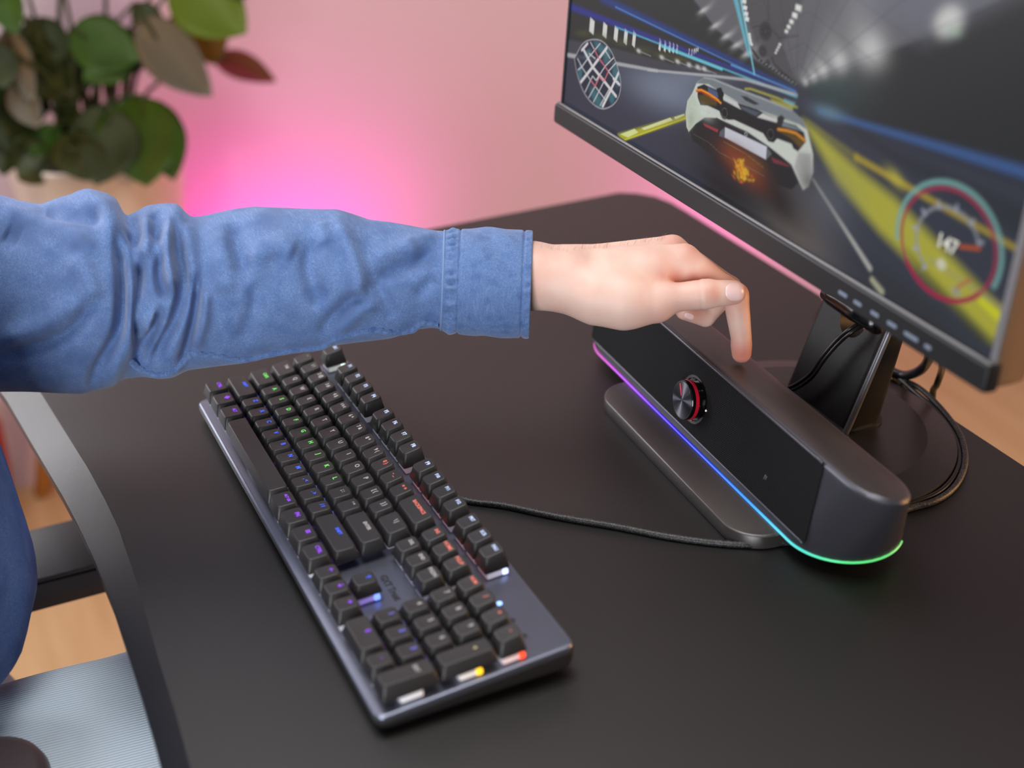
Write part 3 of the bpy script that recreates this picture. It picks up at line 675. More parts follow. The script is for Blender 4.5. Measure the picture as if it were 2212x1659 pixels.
cable('soundbar_cable', scab, r2, 'thin smooth black cable lying inside the braided cable along the monitor base', n=10)
for k in (0, 1):
    off = np.array([3.2 * k, -0.5 * k, -1.5 * k])
    lp = [aty(1878, 686, 488) + off, aty(1868, 692, 474) + off, aty(1838, 709, 459) + off, aty(1808, 734, 453) + off, aty(1777, 770, 446) + off, aty(1752, 806, 441) + off, aty(1720, 830, 436) + off, aty(1690, 842, 432) + off]
    lp = lp + [(200, 410, 8.0 + 2.5 * k), (190, 395, 16 + 3 * k)] if k == 0 else lp + [(206, 410, 8.0), (198, 396, 16)]
    cable('lead', lp, 1.5, ['upper of the two thin leads hanging from the hole in the monitor stand', 'lower of the two thin leads hanging from the hole in the monitor stand'][k])
cable('display_cable', [aty(2012, 720, 420), aty(2012, 752, 500), aty(2003, 782, 540), aty(1984, 802, 548), aty(1955, 811, 550), aty(1925, 804, 545), aty(1890, 790, 538), (208, 548, 6), (203, 558, -10), (202, 562, -80)], 4.2, 'thick black cable curving down behind the right half of the monitor')
cable('power_cable', [aty(2034, 745, 430), aty(2036, 775, 520), aty(2034, 800, 556), aty(2024, 830, 562), aty(2014, 858, 566), (247, 570, -60), (247, 572, -160)], 2.9, 'straight black cable hanging over the back edge of the desk')

# ------------------------------------------------------------------ keyboard
U1 = 19.05
kt = math.radians(4.0)
KR = np.array([[1, 0, 0], [0, math.cos(kt), -math.sin(kt)], [0, math.sin(kt), math.cos(kt)]])
KO = np.array([0, -6.0, -14.0])
kb = empty('keyboard', V(-KR @ KO), 'black mechanical keyboard with coloured backlit legends on a grey metal plate', 'keyboard')
kb.rotation_euler = Matrix(KR.tolist()).to_euler()
def kpart(name, vf, m, parent=None, smooth=True, angle=None, kind=None, label=None):
    return part(name, vf, m, parent or kb, smooth, angle, kind, label, True)
M_plate = mat('metal_plate', (112, 116, 132), 0.36, metal=0.75); add_noise(M_plate, 2500, None, 2, 0.06, 0.0003)
M_case = mat('keyboard_case', (34, 33, 34), 0.5); add_noise(M_case, 2500, None, 2, 0.15, 0.0003)
M_key = mat('keycap', (42, 40, 41), 0.44, spec=0.5); add_noise(M_key, 2600, None, 2, 0.12, 0.0003)
M_switch = mat('switch_housing', (214, 212, 218), 0.35, emit=(220, 215, 235), estr=0.10)  # slight emission added to keep the housings bright in the shade
PX0, PX1, PY0, PY1 = -0.6, 432.2, -6.0, 125.6
def kring(z, s, slope=0.0, r=7):
    o = rrect(PX1 - PX0 - 2 * s, PY1 - PY0 - 2 * s, r - s * 0.5, 5, (PX0 + PX1) / 2, (PY0 + PY1) / 2)
    return np.c_[o, z - slope * (o[:, 1] - PY0)]
kpart('top_plate', loft([kring(-4.5, 0.2), kring(-1.6, 0), kring(-0.5, 0.5), kring(0, 1.5)]), M_plate, None, True, 25)
kpart('bottom_case', loft([kring(-11.6, 4.0, 0.06), kring(-10.4, 2.0, 0.055), kring(-8.0, 0.2, 0.03), kring(-4.5, -0.5), kring(-4.0, 0.1)]), M_case, None, True, 25)
for x in (40, 392):
    kpart('rubber_foot', xform(rbox(30, 9, 3, 2, 0.5, 3), np.eye(3), (x, 4, -14.2)), M_blacksoft)
    kpart('tilt_foot', xform(rbox(26, 12, 3.6, 4, 0.6, 3), np.eye(3), (x, 98, -20.95)), M_blacksoft)

KH = {0: 15.5, 1: 14.5, 2: 14.5, 3: 15.5, 4: 17.0, 5: 17.5}
KTILT = {0: -3, 1: -4, 2: -1, 3: 3, 4: 7, 5: 7}
PUR, BLU, GRN, GRY, PAL, RED, YEL, LIL = (150, 62, 245), (52, 96, 255), (112, 225, 100), (166, 160, 160), (196, 212, 252), (222, 108, 92), (205, 188, 128), (105, 108, 232)
def row(y, x, keys, col):
    out = []
    for k in keys:
        lab, w = (k if isinstance(k, tuple) else (k, 1.0)); out.append((x, y, w, 1, lab, col)); x += w
    return out
KEYS = []
KEYS += row(0, 0, [('CTRL', 1.25), ('\u2756', 1.25), ('ALT', 1.25), ('', 6.25), ('ALT GR', 1.25), ('FN', 1.25), ('\u2630', 1.25), ('CTRL', 1.25)], PUR)
KEYS += row(1, 0, [('SHIFT', 2.25)] + list('ZXCVBNM') + [', <', '. >', '/ ?', ('SHIFT', 2.75)], BLU)
KEYS += row(2, 0, [('CAPS', 1.75)] + list('ASDFGHJKL'), GRN) + row(2, 10.75, ['; :', "' \"", ('ENTER', 2.25)], GRY)
KEYS += row(3, 0, [('TAB', 1.5)] + list('QWERTYUIOP') + ['[ {', '] }', ('\\ |', 1.5)], GRY)
KEYS += row(4, 0, ['`', '1 !', '2 @', '3 #', '4 $', '5 % \u20ac', '6 ^', '7 &', '8 *', '9 ('], GRY) + row(4, 10, ['0 )', '- _', '= +', ('BACKSPACE', 2)], RED)
KEYS += row(5, 0, ['ESC'], PAL)
for x0, a in ((2, 1), (6.5, 5), (11, 9)): KEYS += row(5, x0, ['F%d' % (a + i) for i in range(4)], PAL)
KEYS += row(5, 15.25, ['PRT', 'SCR', 'PAU'], PAL) + row(4, 15.25, ['INS', 'HOME', 'PGUP'], RED) + row(3, 15.25, ['DEL', 'END', 'PGDN'], GRY)
KEYS += row(1, 16.25, ['\u2191'], BLU) + row(0, 15.25, ['\u2190', '\u2193', '\u2192'], PUR)
KEYS += row(4, 18.5, ['NUM', '/', '*', '-'], RED) + row(3, 18.5, ['7', '8', '9'], GRY) + row(2, 18.5, ['4', '5', '6'], GRY) + row(1, 18.5, ['1', '2', '3'], LIL)
KEYS += row(0, 18.5, [('0', 2), '.'], PUR)
KEYS += [(21.5, 2, 1, 2, '+', YEL), (21.5, 0, 1, 2, 'ENT', GRY)]
def key_shape(w, d, H, tilt, r=2.2):
    bw, bd = w * U1 - 0.9, d * U1 - 0.9
    tw, td = w * U1 - 6.4, d * U1 - 5.0
    ts = math.tan(math.radians(tilt)); oy = 0.7
    def ring(ww, dd, rr, z, k, cy=0.0):
        o = rrect(ww, dd, rr, 3, 0, cy); return np.c_[o, z + k * ts * (o[:, 1] - cy)]
    lo = 6.0
    rings = [ring(bw, bd, 1.4, lo, 0), ring(bw, bd, 1.4, lo + 1.2, 0), ring(bw * .45 + tw * .55, bd * .45 + td * .55, 2.0, lo + (H - lo) * .55, .5, oy * .55),
             ring(tw + 0.5, td + 0.5, 2.6, H - 0.55, 1, oy), ring(tw - 0.3, td - 0.3, 2.6, H - 0.1, 1, oy), ring(tw - 2.0, td - 2.0, 2.2, H - 0.12, 1, oy)]
    rings.append(ring((tw - 2) * .45, (td - 2) * .45, 1.2, H - 0.34, 1, oy))
    return loft(rings)
key_cache = {}; led_pos = {}; sw_parts = []
legend_mats = {}
for (x, y, w, d, lab, col) in KEYS:
    cx = (x + w / 2) * U1; cy = ((y + d / 2) if y < 5 else 5.85) * U1
    H, ti = KH[y if d == 1 else y + 0], KTILT[y if d == 1 else y]
    kk = (w, d, y if d == 1 else -y - 1)
    if kk not in key_cache:
        v, f = key_shape(w, d, H, ti); me = bpy.data.meshes.new('key'); me.from_pydata((np.array(v) / 1000).tolist(), [], [list(map(int, q)) for q in f]); me.update()
        me.materials.append(M_key); me.polygons.foreach_set('use_smooth', [True] * len(me.polygons)); key_cache[kk] = me
    ko = bpy.data.objects.new('spacebar' if w > 6 else 'key', key_cache[kk]); COL.objects.link(ko); ko.parent = kb
    ko.location = (cx / 1000, cy / 1000, 0)
    if lab:
        size = 5.0 if len(lab) == 1 else (4.4 if len(lab) <= 3 else 3.9)
        if len(lab) > 4: size = 3.0 if w < 1.6 else 3.6
        if len(lab) == 3 and ' ' not in lab: size = 3.6
        tm_ = text_mesh(lab, size, 0.07)
        if col not in legend_mats: legend_mats[col] = mat('legend_light', (60, 60, 60), 0.5, emit=col, estr=1.25)
        lo_ = bpy.data.objects.new('legend', tm_.copy()); COL.objects.link(lo_); lo_.parent = ko
        lo_.data.materials.append(legend_mats[col])
        oy = 0.7 + 2.7 + (d - 1) * 4
        lo_.location = (0.0, oy / 1000, (H + math.tan(math.radians(ti)) * (oy - 0.7) + 0.02) / 1000)
        lo_.rotation_euler = (math.radians(ti), 0, 0)
    n_sw = [(cx, cy)]
    for sx, sy in n_sw:
        sw_parts.append(xform(rbox(15.4, 15.4, 5.2, 1.2, 0.8, 2), np.eye(3), (sx, sy, 0)))
        led_pos.setdefault(col, []).append((sx, sy))
v, f = join(sw_parts)
kpart('switch', (v, f), M_switch, None, True, 35, 'stuff', 'clear white key switch housings under the keycaps')
for col, ps in led_pos.items():
    q = {GRY: (200, 215, 200), PAL: (215, 225, 255), RED: (255, 70, 40), YEL: (255, 200, 40)}.get(col, col)
    s = [xform(rbox(4.0, 2.4, 5.4, 0.8, 0.5, 2), np.eye(3), (a, b_ + 6.9, 0.4)) for a, b_ in ps]
    kpart('backlight', join(s), mat('backlight_led', (30, 30, 30), 0.4, emit=q, estr=1.6 if col in (GRY,) else 3.0), None, False, None, 'stuff')
# bright diffusers beside the open ends of the key rows
for x, y, c_ in ((338.1 + 8.0, 111.4, (225, 225, 255)), (22 * U1 + 8.0, 4.5 * U1, (255, 170, 150)), (22 * U1 + 8.0, 3 * U1, (255, 235, 200)), (22 * U1 + 8.0, 1 * U1, (235, 235, 235)), (16.75 * U1 + 8.0, 1.5 * U1, (150, 120, 250)), (9.5 + 8.2, 111.4, (225, 235, 225))):
    kpart('switch_end', xform(rbox(1.6, 14, 3.6, 0.7, 0.5, 2), np.eye(3), (x, y, 1.0)), mat('switch_end', (225, 222, 226), 0.35, emit=c_, estr=0.35))
for x, y, c_ in ((338.1 + 8.6, 117.0, (190, 205, 255)), (22 * U1 + 8.6, 4.5 * U1 + 5.4, (255, 70, 30)), (22 * U1 + 8.6, 3 * U1 + 5.4, (255, 195, 20)), (16.75 * U1 + 8.6, 1.5 * U1 + 5, (110, 140, 255)), (9.5 + 8.8, 117, (215, 245, 225))):
    kpart('lit_led', xform(rbox(2.4, 4.2, 3.8, 1.0, 0.8, 3), np.eye(3), (x, y, 1.2)), mat('lit_led', (40, 40, 40), 0.3, emit=c_, estr=2.2))
# lock lamps and logo
for i, x in enumerate((371.7, 391.4, 409.0)):
    kpart('lock_lamp', xform(lathe([(2.0, 0), (2.0, 0.35), (1.6, 0.5)], 20), np.eye(3), (x, 101.0, 0)), mat('lamp', (40, 40, 46), 0.3, emit=(130, 170, 255) if i == 0 else (30, 30, 36), estr=3.0 if i == 0 else 0.2))
lg = bpy.data.objects.new('lettering', text_mesh('GXT Trust', 6.6, 0.32).copy()); COL.objects.link(lg); lg.parent = kb
lg.location = (0.319, 0.0455, 0.0001); lg.data.materials.append(mat('dark_print', (30, 32, 38), 0.6))

# ------------------------------------------------------------------ person: left hand, forearm and sleeve reaching to the soundbar
person = empty('person', V((120, -250, -ZD)), 'person in blue denim shirt and pale jeans reaching out to press the soundbar', 'person')
def C3(px_, py_, D): return np.array([(px_ - CX) / F * D, (py_ - CY) / F * D, D])          # camera frame, mm
def from_cam(P): return (np.asarray(P) - T) @ R
M_skin = mat('skin', (222, 188, 174), 0.5, spec=0.35, sss=0.10)
add_noise(M_skin, 45, (220, 174, 160), 3, 0, 0.001, 0.4, 0.8)
add_noise(M_skin, 1400, None, 3, 0.3, 0.0003); add_noise(M_skin, 320, None, 3, 0.15, 0.0006)
M_nail = mat('nail', (236, 202, 200), 0.22, spec=0.5)

vox = 0.9
lo_c = np.array([C3(990, 600, 1058)[0] , C3(0, 495, 1058)[1], 1008.0]); hi_c = np.array([C3(1635, 0, 1058)[0], C3(0, 800, 1058)[1], 1128.0])
dims = np.ceil((hi_c - lo_c) / vox).astype(int)
gx, gy, gz = [(lo_c[i] + vox * np.arange(dims[i])).astype(np.float32) for i in range(3)]

def cone_at(X, Y, Z, a, b, r0, r1, creases=()):
    a, b = np.array(a, np.float32), np.array(b, np.float32); ab = b - a; L2 = float(ab @ ab)
    t = np.clip(((X - a[0]) * ab[0] + (Y - a[1]) * ab[1] + (Z - a[2]) * ab[2]) / L2, 0, 1)
    d = np.sqrt((X - a[0] - t * ab[0]) ** 2 + (Y - a[1] - t * ab[1]) ** 2 + (Z - a[2] - t * ab[2]) ** 2)
    r = r0 + (r1 - r0) * t
    for tc0, amp, sg in creases:
        r = r - amp * np.exp(-((t - tc0) * math.sqrt(L2) / sg) ** 2)
    return d - r
def smin(a, b, k):
    h = np.maximum(k - np.abs(a - b), 0) / k
    return np.minimum(a, b) - h * h * k * 0.25
def smax(a, b, k): return -smin(-a, -b, k)

TIP_D = 1068.5
def hand_sdf(X, Y, Z):
    c = lambda p, q, r0, r1, cr=(): cone_at(X, Y, Z, C3(*p), C3(*q), r0, r1, cr)
    # forearm and wrist (oval: two parallel cones)
    d = smin(c((985, 604, 1060), (1150, 597, 1054), 24, 22.6), c((985, 600, 1074), (1150, 594, 1070), 24, 22.2), 8)
    d = smin(d, c((1150, 597, 1054), (1225, 603, 1052), 22.6, 22.0), 8)
    d = smin(d, c((1150, 594, 1070), (1230, 594, 1074), 22.2, 19.5), 8)
    # metacarpals and palm
    d = smin(d, c((1225, 578, 1056), (1478, 560, 1049), 13.5, 10.4), 9)
    d = smin(d, c((1225, 572, 1070), (1452, 541, 1070), 12.0, 10.6), 9)
    d = smin(d, c((1225, 576, 1082), (1420, 549, 1090), 12.0, 10.2), 9)
    d = smin(d, c((1225, 586, 1090), (1388, 566, 1106), 12.0, 9.6), 9)
    d = smin(d, c((1245, 608, 1062), (1420, 590, 1070), 20.0, 15.0), 10)
    d = smin(d, c((1250, 612, 1084), (1395, 600, 1098), 17.0, 13.0), 10)
    # ball of the thumb
    d = smin(d, c((1215, 615, 1048), (1290, 637, 1042), 17.0, 19.3), 10)
    d = smin(d, c((1290, 637, 1042), (1350, 649, 1038), 19.3, 19.0), 10)
    d = smin(d, c((1350, 649, 1038), (1415, 652, 1035), 19.0, 15.0), 9)
    # fleshy web between thumb and index
    d = smin(d, c((1320, 596, 1043), (1410, 580, 1043), 14.0, 11.0), 8)
    d = smin(d, c((1392, 582, 1046), (1500, 588, 1047), 11.5, 8.6), 8)
    # first interosseous fullness under the index knuckle
    idx = c((1478, 560, 1049), (1566, 622, 1051), 10.2, 8.6, ((0.45, -0.5, 9),))
    idx = smin(idx, c((1566, 622, 1051), (1589, 638, 1053), 8.8, 9.3), 3)
    idx = smin(idx, c((1589, 638, 1053), (1601, 729, 1062), 9.3, 7.8, ((0.14, -0.3, 5), (0.5, -0.25, 10))), 2.5)
    idx = smin(idx, c((1601, 729, 1062), (1602, 763, TIP_D), 7.8, 7.2, ((0.04, 0.9, 1.6), (0.55, -0.5, 6))), 1.2)
    mid = c((1452, 541, 1070), (1576, 622, 1074), 10.6, 8.8, ((0.45, -0.4, 9),))
    mid = smin(mid, c((1576, 622, 1074), (1524, 684, 1066), 8.6, 7.6), 2.5)
    mid = smin(mid, c((1524, 684, 1066), (1478, 672, 1055), 7.6, 6.6, ((0.05, 0.4, 1.5),)), 1.5)
    rng_ = c((1420, 549, 1090), (1545, 628, 1092), 10.2, 8.4)
    rng_ = smin(rng_, c((1545, 628, 1092), (1505, 672, 1083), 8.2, 7.2), 2.5)
    rng_ = smin(rng_, c((1505, 672, 1083), (1462, 660, 1074), 7.2, 6.4), 1.5)
    pin = c((1388, 566, 1106), (1490, 628, 1106), 9.2, 7.2)
    pin = smin(pin, c((1490, 628, 1106), (1460, 660, 1098), 7.0, 6.2), 2.5)
    pin = smin(pin, c((1460, 660, 1098), (1428, 648, 1090), 6.2, 5.6), 1.5)
    th = c((1398, 650, 1035), (1436, 645, 1033), 14.0, 11.8)
    th = smin(th, c((1436, 645, 1033), (1527, 635, 1031), 11.8, 10.8, ((0.35, 0.8, 12), (0.93, -0.4, 5), (0.84, 0.45, 1.4), (1.0, 0.45, 1.4))), 4)
    th = smin(th, c((1527, 635, 1031), (1584, 632, 1034), 10.8, 9.0, ((0.0, 0.2, 1.2), (0.35, 0.3, 6))), 2)
    th = smax(th, -(((X - C3(1590, 630, 1030)[0]) * 0.12 + (Y - C3(1590, 630, 1030)[1]) * 0.05 - (Z - 1030) * 0.99) * -1.0 + 0) - 9.0, 2.5) if False else th
    out = smin(d, th, 4.0)
    k = 5.0
    fi = smin(d, idx, k); fm = smin(d, mid, k); fr_ = smin(d, rng_, k); fp = smin(d, pin, k)
    fing = smin(smin(smin(fi, fm, 1.4), fr_, 1.4), fp, 1.4)
    out = smin(smin(fing, d, 0.5), smin(th, d, 4.0), 1.6)
    # knuckle and tendon relief
    for p, a, s in (((1478, 552, 1044), 0.9, 6.5), ((1453, 530, 1066), 0.8, 6.5), ((1527, 626, 1022), 0.3, 5.0)):
        q = C3(*p); out = out - a * np.exp(-((X - q[0]) ** 2 + (Y - q[1]) ** 2 + (Z - q[2]) ** 2) / (s * s))
    return out

def surface_nets(vol, lo, h):
    s = vol < 0; nx, ny, nz = vol.shape
    c = [s[i:nx - 1 + i, j:ny - 1 + j, k:nz - 1 + k] for i in (0, 1) for j in (0, 1) for k in (0, 1)]
    anyi = np.logical_or.reduce(c); alli = np.logical_and.reduce(c); act = anyi & ~alli
    idx = -np.ones(act.shape, np.int64); ii = np.argwhere(act); idx[act] = np.arange(len(ii))
    pos = np.zeros((len(ii), 3)); cnt = np.zeros(len(ii))
    corner = [(i, j, k) for i in (0, 1) for j in (0, 1) for k in (0, 1)]
    val = {q: vol[ii[:, 0] + q[0], ii[:, 1] + q[1], ii[:, 2] + q[2]] for q in corner}
    for a in corner:
        for ax in range(3):
            if a[ax] == 0:
                b = list(a); b[ax] = 1; b = tuple(b); va_, vb_ = val[a], val[b]; m_ = (va_ < 0) != (vb_ < 0)
                t = np.where(m_, va_ / np.where(m_, va_ - vb_, 1), 0); p = np.array(a, float)[None].repeat(len(ii), 0); p[:, ax] = t
                pos[m_] += p[m_]; cnt[m_] += 1
    P = lo + h * (ii + pos / cnt[:, None]); faces = []
    for ax in range(3):
        e = [slice(None)] * 3; f_ = [slice(None)] * 3; e[ax] = slice(0, -1); f_[ax] = slice(1, None)
        a, b = s[tuple(e)], s[tuple(f_)]
        o = [x for x in range(3) if x != ax]
        for sign in (True, False):
            m_ = (a & ~b) if sign else (~a & b); q = np.argwhere(m_)
            ok = (q[:, o[0]] > 0) & (q[:, o[1]] > 0) & (q[:, o[0]] < vol.shape[o[0]] - 1) & (q[:, o[1]] < vol.shape[o[1]] - 1); q = q[ok]
            def g(d0, d1):
                r = q.copy(); r[:, o[0]] -= d0; r[:, o[1]] -= d1; return idx[r[:, 0], r[:, 1], r[:, 2]]
            quad = np.c_[g(1, 1), g(0, 1), g(0, 0), g(1, 0)]
            if sign ^ (ax == 1): pass
            else: quad = quad[:, ::-1]
            faces.append(quad)
    return P, np.concatenate(faces)

XX, YY, ZZ = np.meshgrid(gx, gy, gz, indexing='ij')
vol = hand_sdf(XX, YY, ZZ).astype(np.float32)
HP, HFc = surface_nets(vol, lo_c, vox)
# relax the grid steps
nb = np.concatenate([HFc[:, [0, 1]], HFc[:, [1, 2]], HFc[:, [2, 3]], HFc[:, [3, 0]]])
for it in range(2):
    acc = np.zeros_like(HP); cn_ = np.zeros(len(HP))
    for k in range(3): acc[:, k] = np.bincount(nb[:, 0], HP[nb[:, 1], k], len(HP)) + np.bincount(nb[:, 1], HP[nb[:, 0], k], len(HP))
    cn_ = np.bincount(nb[:, 0], minlength=len(HP)) + np.bincount(nb[:, 1], minlength=len(HP))
    HP = HP + (0.5, 0.5)[it] * (acc / cn_[:, None] - HP)
hand_w = from_cam(HP)

# the rest of the body, hidden in the clothes: upper arm, trunk, right arm, thigh
def limb(pts, rs, n=14): return tube(spline(np.array(pts, float), 5), np.interp(np.linspace(0, 1, (len(pts) - 1) * 5 + 1), np.linspace(0, 1, len(pts)), rs), n)
elbow = from_cam(C3(-60, 630, 1092)); wrist_in = from_cam(C3(1005, 602, 1066)); SHL = np.array([-55.0, -300.0, 255.0])
body_parts = [(hand_w, [tuple(q) for q in HFc]), limb([wrist_in, from_cam(C3(500, 610, 1080)), elbow, (elbow + SHL) / 2 + (-15, 15, -25), SHL + (5, 10, -45), (40, -285, 170)], [23, 36, 42, 42, 42, 60])]
trunk = [np.c_[np.array([(85 + a * math.cos(t), -268 + b_ * math.sin(t)) for t in np.linspace(0, 2 * PI, 24, endpoint=False)]), np.full(24, z)] for z, a, b_ in ((-82, 92, 52), (-70, 108, 62), (0, 125, 88), (120, 138, 92), (225, 118, 66), (262, 58, 48), (290, 50, 47), (350, 50, 48))]
body_parts.append(loft(trunk))
SHR = np.array([225.0, -300.0, 255.0])
body_parts.append(limb([(140, -285, 170), (205, -312, 190), (245, -365, 110), (282, -420, 20), (304, -436, -90), (311, -430, -200)], [58, 44, 42, 40, 36, 26]))
# the right hand hangs relaxed beside the chair: the mirrored left hand
mir = lambda p: np.asarray(p) * (-1, 1, 1)
w0, k0 = mir(from_cam(C3(1150, 597, 1062))), mir(from_cam(C3(1455, 545, 1065)))
rot_ = np.array(Vector(k0 - w0).rotation_difference(Vector((0.05, 0.25, -1.0))).to_matrix())
HR = (mir(hand_w) - w0) @ rot_.T + np.array([312.0, -428.0, -225.0])
body_parts.append((HR, [tuple(q) for q in HFc[:, ::-1]]))
# head, looking down at the desk (above the frame)
HC = np.array([85.0, -262.0, 432.0]); hF = np.array([0.22, 0.88, -0.42]); hF /= np.linalg.norm(hF); hS = np.cross(hF, (0, 0, 1.0)); hS /= np.linalg.norm(hS); hU = np.cross(hS, hF)
hl = np.array([-135.0, -105.0, -170.0]); hv3 = 3.2; hd = np.ceil((np.array([130.0, 105.0, 150.0]) - hl) / hv3).astype(int)
f_, s_, u_ = np.meshgrid(*[(hl[i] + hv3 * np.arange(hd[i])).astype(np.float32) for i in range(3)], indexing='ij')
def ellip(c, r): return (np.sqrt(((f_ - c[0]) / r[0]) ** 2 + ((s_ - c[1]) / r[1]) ** 2 + ((u_ - c[2]) / r[2]) ** 2) - 1) * min(r)
hc3 = lambda a, b, r0, r1: cone_at(f_, s_, u_, a, b, r0, r1)
skull = ellip((-5, 0, 28), (96, 76, 88))
hs = smin(skull, hc3((42, 0, 0), (50, 0, -62), 50, 34), 25)
for q in (-1, 1): hs = smin(hs, hc3((8, q * 44, -48), (62, q * 8, -86), 20, 17), 14)
hs = smin(hs, hc3((80, -28, 20), (80, 28, 20), 14, 14), 12); hs = smin(hs, hc3((88, 0, 8), (104, 0, -20), 6, 11), 7)
for q in (-1, 1): hs = smax(hs, -(np.sqrt((f_ - 99) ** 2 + (s_ - q * 32) ** 2 + (u_ - 2) ** 2) - 13), 8); hs = smin(hs, ellip((0, q * 78, -6), (17, 8, 29)), 5)
hs = smin(hs, hc3((84, -15, -48), (84, 15, -48), 8, 8), 5); hs = smin(hs, hc3((82, -12, -58), (82, 12, -58), 8, 8), 3); hs = smin(hs, hc3((-8, 0, -45), (32, 4, -142), 54, 52), 16)
hp_, hf2 = surface_nets(hs.astype(np.float32), hl, hv3)
body_parts.append((HC + hp_[:, :1] * hF + hp_[:, 1:2] * hS + hp_[:, 2:] * hU, [tuple(q) for q in hf2]))
hair = smax(ellip((-12, 0, 36), (104, 85, 92)), np.minimum(np.maximum(f_ - 52, 62 - u_ - (f_ - 52) * 0.2) , 400) if False else smax(0.75 * f_ - 0.65 * u_ - 12, -u_ - 62, 8), 10)
hp2, hf3 = surface_nets(hair.astype(np.float32), hl, hv3)
bvp, bfp = join(body_parts)
body = part('body', (bvp, bfp), M_skin, person, True)
# skin is pinker over the joints, in the finger folds and at the fingertips
tint = np.zeros(len(bvp)); hc_ = HP
for q, a, s in (((1602, 768, 1062), 1.0, 13), ((1601, 729, 1058), 0.45, 8), ((1588, 634, 1046), 0.6, 13), ((1488, 548, 1042), 0.55, 10), ((1455, 525, 1062), 0.5, 10), ((1532, 600, 1044), 0.5, 11), ((1462, 600, 1034), 0.85, 7), ((1500, 604, 1036), 0.8, 7), ((1425, 597, 1034), 0.6, 6), ((1540, 634, 1021), 0.55, 6), ((1420, 690, 1026), 0.35, 14), ((1505, 672, 1050), 0.7, 10), ((1590, 648, 1026), 0.5, 8), ((1480, 660, 1024), 0.3, 12)):
    tint[:len(HP)] = np.maximum(tint[:len(HP)], a * np.exp(-((hc_ - C3(*q)) ** 2).sum(1) / (s * s)))
at_ = body.data.attributes.new('tint', 'FLOAT', 'POINT'); at_.data.foreach_set('value', tint)
N, L, b = nodes(M_skin); an_ = N.new('ShaderNodeAttribute'); an_.attribute_name = 'tint'
mt_ = N.new('ShaderNodeMix'); mt_.data_type = 'RGBA'; src = b.inputs['Base Color'].links[0].from_socket
L.new(an_.outputs['Fac'], mt_.inputs[0]); L.new(src, mt_.inputs[6]); mt_.inputs[7].default_value = (*lin((204, 128, 112)), 1); L.new(mt_.outputs[2], b.inputs['Base Color'])

# nails, laid on the finger surface
def march(px_, py_, d0):
    D = np.full(len(px_), float(d0))
    for _ in range(60):
        P = np.array([(px_ - CX) / F * D, (py_ - CY) / F * D, D]); d = hand_sdf(P[0].astype(np.float32), P[1].astype(np.float32), P[2].astype(np.float32)); D += 0.7 * d
        if np.abs(d).max() < 0.02: break
    return D
def nail(cx_, cy_, ax_, ay_, rot, d0, lift=0.55, name='nail', e=2.6):
    rr = np.array([0.0, .35, .65, .85, .96, 1.03]); aa = np.linspace(0, 2 * PI, 36, endpoint=False); pts = []
    for r in rr:
        for a in aa:
            u = ax_ * r * np.sign(math.cos(a)) * abs(math.cos(a)) ** (2 / e); w = ay_ * r * np.sign(math.sin(a)) * abs(math.sin(a)) ** (2 / e)
            pts.append((cx_ + u * math.cos(rot) - w * math.sin(rot), cy_ + u * math.sin(rot) + w * math.cos(rot)))
    pts = np.array(pts); D = march(pts[:, 0], pts[:, 1], d0)
    up = np.repeat([lift, lift, lift * .95, lift * .8, lift * .4, -0.4], 36)
    P = np.array([(pts[:, 0] - CX) / F * (D - up), (pts[:, 1] - CY) / F * (D - up), D - up]).T
    part(name, (from_cam(P), grid_faces(len(rr), 36)), M_nail, person, True)
nail(1588, 630, 21, 20, -0.04, 1015, name='thumbnail')
nail(1489, 683, 11, 7, 0.35, 1040, 0.4)

M_hair = mat('dark_hair', (52, 38, 30), 0.55); add_noise(M_hair, 160, (78, 58, 44), 3, 0.5, 0.002, 0.4, 0.7, (1, 1, 0.3))
part('hair', (HC + hp2[:, :1] * hF + hp2[:, 1:2] * hS + hp2[:, 2:] * hU, [tuple(q) for q in hf3]), M_hair, person, True)
for q in (-1, 1): part('iris', xform(lathe([(5.2, 0), (5.0, 0.8), (2, 1.2)], 16), np.c_[hS, hU, hF], HC + 85.6 * hF + q * 32 * hS), mat('iris_brown', (40, 28, 20), 0.2), person, True)
for q in (-1, 1): part('eye', xform(lathe([(0.5, -11.5), (8, -8.5), (11.8, 0), (8, 8.5), (0.5, 11.5)], 20), np.c_[hS, hU, hF], HC + 75 * hF + q * 32 * hS + 2 * hU), mat('eye_white', (225, 222, 218), 0.2), person, True)
# fine hairs on the back of the wrist
hv_, hf_ = [], []
for k in range(60):
    x = rng.uniform(1160, 1440); ytop = np.interp(x, [1150, 1215, 1300, 1371, 1417, 1450], [528, 537, 531, 523, 515, 509]); f0 = rng.uniform(0, 0.32) ** 2
    y = ytop + 3 + f0 * 60; D = march(np.array([x]), np.array([y]), 1025)[0]
    if D > 1120: continue
    b0 = C3(x, y, D); ln = rng.uniform(3.0, 6.5); dx = rng.uniform(0.2, 0.9); 
    p1 = b0 + np.array([dx * .4, -0.8, -0.2]) * ln * .6; p2 = p1 + np.array([dx, -0.3, 0.1]) * ln * .5
    v, f = tube([b0, p1, p2], [0.07, 0.055, 0.03], 4, False); hf_ += [tuple(q + len(hv_) * 0 + sum(len(z) for z in hv_) for q in ff) for ff in f]; hv_.append(v)
part('arm_hair', (from_cam(np.concatenate(hv_)), hf_), mat('hair_brown', (168, 128, 104), 0.5), person, True, kind='stuff')

